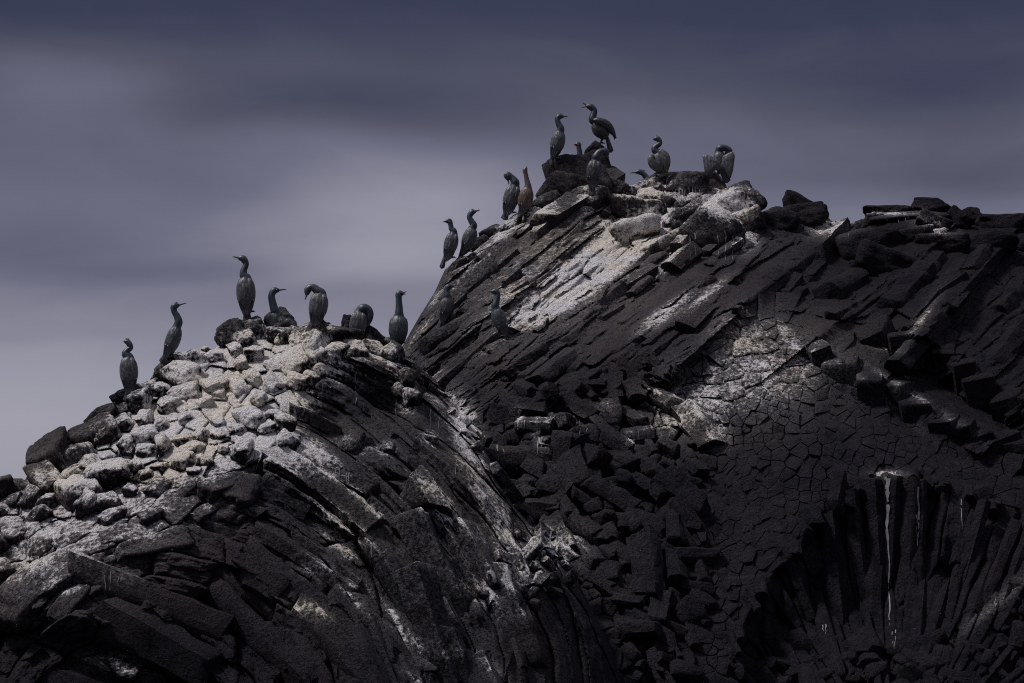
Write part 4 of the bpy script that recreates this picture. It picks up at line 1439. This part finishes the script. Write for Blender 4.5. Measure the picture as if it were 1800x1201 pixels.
    # wings folded along the flanks
    if wings == 'folded':
        for sgn in (-1, 1):
            if view == 'back':
                o, z, rw, rz = .40, -.48, .52, .40
            elif view == 'front':
                o, z, rw, rz = .74, .15, .26, .55
            elif view == 'right':        # three-quarter, breast to the right
                o, z, rw, rz = (-.16, -.62, .66, .26) if sgn < 0 else (.50, .45, .40, .36)
            else:                        # three-quarter, breast to the left
                o, z, rw, rz = (.16, -.62, .66, .26) if sgn < 0 else (-.50, .45, .40, .36)
            if view == 'back':
                o *= sgn
            if view == 'front':
                o *= sgn
            if abs(sx) > 0 and sx < 0:
                o = -o
            pts = []
            for t_, r, oo, zz in ((.92, .34, .62, .75), (.80, .80, .92, 1.0), (.58, 1.0, 1.0, 1.05), (.34, .92, .98, 1.0), (.12, .60, .70, .8), (-.05, .30, .42, .6), (-.14, .10, .30, .5)):
                b_ = bow * math.sin(max(t_, 0) * math.pi)
                X = bx0 + ux * L * t_ + sx * (hw * o * oo + b_)
                Yq = by0 + uy * L * t_ + sy * (hw * o * oo + b_)
                pts.append((X, Yq, lean * (t_ - .2) * L + hw * z * zz * dback, hw * rw * r, hw * rz * r * dback))
            wg = part('wing', root, loft(pts, Y0, 26, 14, 3), M)
            ctr = [(p_[0], p_[1], p_[2]) for p_ in pts]
            zo = -1 if z < 0 else 1
            for j_ in range(4):
                f0, f1, f2 = ctr[2], ctr[4], ctr[6]
                lat = (j_ - 1.5) / 1.5 * hw * rw
                ext = 1.0 - .16 * abs(j_ - 1.0)
                e_ = (f1[0] + (f2[0] - f1[0]) * 1.25 * ext, f1[1] + (f2[1] - f1[1]) * 1.25 * ext)
                zz_ = f1[2] + zo * hw * rz * dback * .55
                fd = loft([(f0[0] * .4 + f1[0] * .6 + sx * lat * .85, f0[1] * .4 + f1[1] * .6 + sy * lat * .85, f0[2] * .4 + f1[2] * .6 + zo * hw * rz * dback * .86, 1.2, .6),
                           (f1[0] + sx * lat * .62, f1[1] + sy * lat * .62, zz_, 2.0, .7), (e_[0] + sx * lat * .30, e_[1] + sy * lat * .30, zz_ - zo * hw * .05, 1.1, .4)], Y0, 9, 7)
                part('flight_feather', root, fd, M_FEATHER['dark'])
    elif wings:
        for pts in wings:
            part('wing', root, panel(*pts, Y0) if len(pts) == 3 and isinstance(pts[0], list) else loft(pts, Y0, 26, 14, 4), M)
    # short legs and webbed feet
    for (lx, ly) in feet:
        px0 = bx0 + (lx - bx0) * .55
        py0 = by0 - 3
        part('leg', root, loft([(px0, py0, 0, 3.4, 3.4), ((px0 + lx) / 2, (py0 + ly) / 2, -.6, 2.2, 2.2), (lx, ly - 1.2, -.8, 1.3, 1.3)], Y0, 8, 8), M_FOOT)
        V, f, tt, at = [], [], [], []
        base = 0
        for sp in (-4.5, 0.0, 4.5, 8.0):
            d_ = loft([(lx, ly - 1.2, -.4, 1.1, 1.1), (lx + sp * .5, ly - .4, -3.5, 1.0, .8), (lx + sp, ly + .6, -7.5, .6, .5)], Y0, 6, 6)
            V.append(d_[0]); f.append(d_[1] + base); tt.append(d_[2]); at.append(d_[3])
            base += len(d_[0])
        web = loft([(lx, ly - .8, -.6, .8, .6), (lx + 1.5, ly - .1, -3.5, 3.6, .5), (lx + 2, ly + .6, -6.4, 5.2, .4)], Y0, 6, 8)
        V.append(web[0]); f.append(web[1] + base); tt.append(web[2]); at.append(web[3])
        part('foot', root, (np.concatenate(V), np.concatenate(f), np.concatenate(tt), {kk: np.concatenate([q[kk] for q in at]) for kk in at[0]}), M_FOOT)
    return root


# each bird: rump and shoulders, width, neck, head, bill tip, tail, feet - in picture points at the bird's own distance
cormorant('grey-backed cormorant standing lowest on the left shoulder of the near rock',
          [(228, 684), (225, 624)], 33, [(220.5, 622), (224, 616), (229.5, 611)], (224.6, 602), (216, 599), ((227, 684), (223.5, 709), 14), [(233.5, 685)], 'grey', 'back',
          crest=[((223, 597), (220.5, 594.5)), ((227, 601), (232, 603)), ((226, 598), (225, 594))], nr=5.0, head_r=5.4)
cormorant('cormorant on an outlying stone of the near rock, bill raised, second from the left',
          [(293, 624), (312, 571)], 27, [(314, 566), (311, 556), (306, 547)], (307.5, 538.5), (327.5, 532.6), ((290.5, 623), (282.5, 638), 8), [(298, 626), (293, 627)], 'green', 'right',
          crest=[((309, 533), (312.5, 531.5)), ((303, 540), (299, 542.3)), ((303, 537), (299.5, 540))], face=False, bow=1.5, nr=5.4)
cormorant('tall cormorant seen from behind on the dark pointed stone atop the near rock',
          [(433.5, 546), (431, 484)], 34.5, [(428, 483), (428.5, 475), (432.5, 464)], (426.5, 455), (409, 451.2), ((434, 546), (434.8, 571), 14), [(441, 548)], 'grey', 'back', nr=5.2, head_r=6.4)
cormorant('cormorant half hidden behind the crest just right of the dark pointed stone',
          [(479.5, 592), (484, 548)], 29, [(483.5, 548), (480.5, 538), (477.5, 524), (478, 517)], (483, 511), (503, 508.6), None, [], 'green', 'right', dY=.35,
          crest=[((484, 506), (484.5, 504.5)), ((478, 513), (473.5, 516))], nr=6.0)
cormorant('preening cormorant atop the near rock with neck arched over and bill pointing down',
          [(555, 566), (564, 512)], 34, [(559, 512), (551.5, 506), (545.5, 505.5)], (540.8, 511), (536.6, 527), ((550.5, 565), (543, 589), 15), [(561, 567), (574, 569)], 'pale', 'back',
          bow=0, nr=6.0, crest=[((542, 505.5), (543, 502))], head_r=6.6)
cormorant('hunched cormorant on the near rock with its head tucked down against its side',
          [(626.5, 594), (633, 545)], 32, [(638, 543.5), (645, 544), (649.5, 551), (648.5, 560)], (646.5, 567), (643.5, 576), ((627, 593), (627.8, 615), 14), [(640, 594)], 'grey', 'back', nr=7.0, head_r=5.8)
cormorant('cormorant facing the camera with dark green breast, red face and open bill',
          [(699, 603), (701.5, 553)], 34, [(701.6, 550), (701.6, 538), (701, 525)], (702.3, 516.8), (714, 514.5), None, [(706, 603)], 'green', 'front', open_bill=[(714.5, 512.3), (713.5, 517.6)], face=True, nr=5.6, dY=.05, head_r=6.2)
cormorant('dim cormorant seen from behind on the sloping columns by the left edge of the peak',
          [(780, 562), (787, 522)], 28, [(786, 520), (785, 512)], (789, 504.5), (803.5, 501.4), ((776.5, 562), (769.5, 585), 10), [(784, 568)], 'dark', 'right', nr=5.0, head_r=5.6, bow=1)
cormorant('blue-green cormorant standing in the middle of the sloping columns, looking left',
          [(887, 586), (870, 540)], 26, [(870.5, 537), (873.5, 527), (874.5, 517)], (870.5, 513), (858.5, 512.2), ((889, 586), (899, 602), 8), [(880, 590)], 'green', 'left', nr=5.0, head_r=5.8)
cormorant('cormorant looking left, the lower of the pair on the left skyline of the peak',
          [(787, 451), (798, 407)], 25, [(797, 406), (793.5, 402), (792.3, 396)], (789, 389), (778.5, 390), ((782.5, 451), (775.8, 473), 8), [(794, 453)], 'grey', 'back', nr=4.4, head_r=5.0)
cormorant('red-faced cormorant with raised bill, the upper of the skyline pair',
          [(816, 441), (831, 399)], 26, [(832.5, 396), (828, 388), (825.3, 381)], (830.5, 373.4), (843.7, 369), ((812, 441.5), (807.3, 465), 9), [(822, 442)], 'green', 'right', nr=4.8, head_r=5.4, face=True,
          crest=[((830, 369), (829, 367.3)), ((826, 375), (821, 375.5))], bow=1.5)
cormorant('slate cormorant preening its breast beside the brown cormorant',
          [(892, 372), (906, 323)], 29, [(905, 320), (900, 313)], (891.8, 309), (894.8, 324.5), ((891, 373), (885.5, 387), 11), [(901, 374)], 'grey', 'back', nr=5.8, head_r=6.6)
cormorant('brown cormorant facing the camera with its thin neck stretched upright',
          [(919, 372), (928.5, 328)], 27, [(928, 325), (926, 316), (924, 306)], (923.2, 299), (926, 292.6), None, [(911, 377), (920, 377)], 'brown', 'right', nr=3.9, head_r=4.4, dY=-.05)
cormorant('cormorant on the left shoulder of the summit knob, bill held level',
          [(973.5, 272), (985, 229)], 26, [(985.7, 226), (982, 218), (979.7, 210)], (984, 205), (997.8, 204.8), ((971.5, 272), (968.5, 295), 8), [(978, 277)], 'grey', 'right', nr=4.8, head_r=5.4,
          crest=[((985, 200.5), (985.2, 198.8)), ((980, 206), (976.8, 207.5))], bow=1)
cormorant('cormorant behind the summit knob with only its red-faced head and neck showing',
          [(1020, 312), (1020, 285)], 20, [(1019.5, 280), (1019, 268), (1017.5, 259)], (1016.2, 254), (1012, 254), None, [], 'dark', 'back', depth=51.0, face=True, nr=4.3, head_r=4.8, hidden=True)
cormorant('calling cormorant on top of the summit knob, bill wide open, ragged wing raised',
          [(1064, 244), (1045, 212)], 32, [(1041.5, 210), (1043.5, 201), (1044.5, 194)], (1038, 188.3), (1024, 184), ((1068, 246), (1074.5, 269), 9), [(1056, 252)], 'dark', 'left', nr=5.4, head_r=6.2, face=True,
          open_bill=[(1023.6, 180.2), (1021.3, 189.4)], bow=2,
          wings=[[(1043, 212, -11, 3, 3), (1052, 212.5, -13, 6.5, 4), (1064, 218, -12, 8, 3.5), (1074, 227, -10, 6, 2.5), (1083, 243, -8, 1.2, .8)],
                 [(1068, 222, -9, 4, 2), (1074, 230, -8, 5, 2), (1079, 238, -7, 2.5, 1.2), (1080.5, 246, -6, .6, .5)],
                 [(1046, 213, 10, 3, 3), (1056, 213, 12, 6, 4), (1068, 220, 11, 7, 3), (1079, 234, 8, 1, .8)]])
cormorant('dark cormorant against the front face of the summit knob, head hunched',
          [(1041.5, 325), (1047.5, 279)], 29, [(1048, 277), (1053, 269), (1060, 266)], (1065, 268), (1067, 276), ((1041.2, 325), (1041, 346), 12), [(1046, 328)], 'dark', 'back', nr=6.0, head_r=6.6, depth=None, dY=-.12)
cormorant('cormorant with only its outstretched head and neck showing over the whitened summit rocks',
          [(1150, 345), (1143, 326)], 18, [(1141, 321), (1136, 312), (1130, 305)], (1123.5, 302.5), (1107.6, 304.2), None, [], 'green', 'left', depth=50.8, nr=4.8, head_r=5.2, hidden=True, crest=[((1123, 299), (1121.5, 297.3)), ((1130, 301), (1134, 299))])
cormorant('cormorant with S-shaped neck and half-drooped wings on the whitened summit rocks',
          [(1163, 303), (1157, 266)], 25, [(1151, 265), (1151.5, 259), (1158.5, 254), (1160, 249)], (1154.8, 244), (1149.8, 244.8), ((1164, 300), (1167, 306), 9), [(1154, 305)], 'pale', 'back', nr=4.4, head_r=5.0,
          crest=[((1154, 240), (1153, 237.6)), ((1157, 242), (1160, 242))],
          wings=[[(1148, 274, -5, 4, 3), (1144, 278, -7, 5.5, 3), (1147, 287, -7, 8, 3.5), (1153, 296, -6, 6, 3), (1158, 303, -4, 2, 1)],
                 [(1160, 265, -6, 5, 3), (1168, 274, -8, 8.5, 4), (1171.5, 286, -8, 7.5, 4), (1171.5, 296, -6, 5, 3), (1173, 303.5, -4, 1.5, 1)]])
cormorant('cormorant with both wings hung open, preening at the right end of the summit',
          [(1268, 304), (1263, 264)], 24, [(1266, 261.5), (1274, 260.5), (1281, 263.5)], (1281, 267), (1276, 270.5), ((1270.5, 303), (1279.5, 322), 12), [(1260, 306), (1272, 308)], 'grey', 'back', nr=5.4, head_r=5.8,
          wings=[([(1234.5, 273), (1240, 272), (1248, 274), (1256, 277.5), (1265, 275)], [(1239.5, 308), (1243, 310), (1249, 309.5), (1255, 300), (1265, 298)], -5),
                 ([(1264, 273), (1273, 273), (1281, 268.5), (1288, 267), (1292, 274)], [(1267, 297), (1275, 301), (1280.5, 311), (1284, 313), (1289, 298)], -6)])
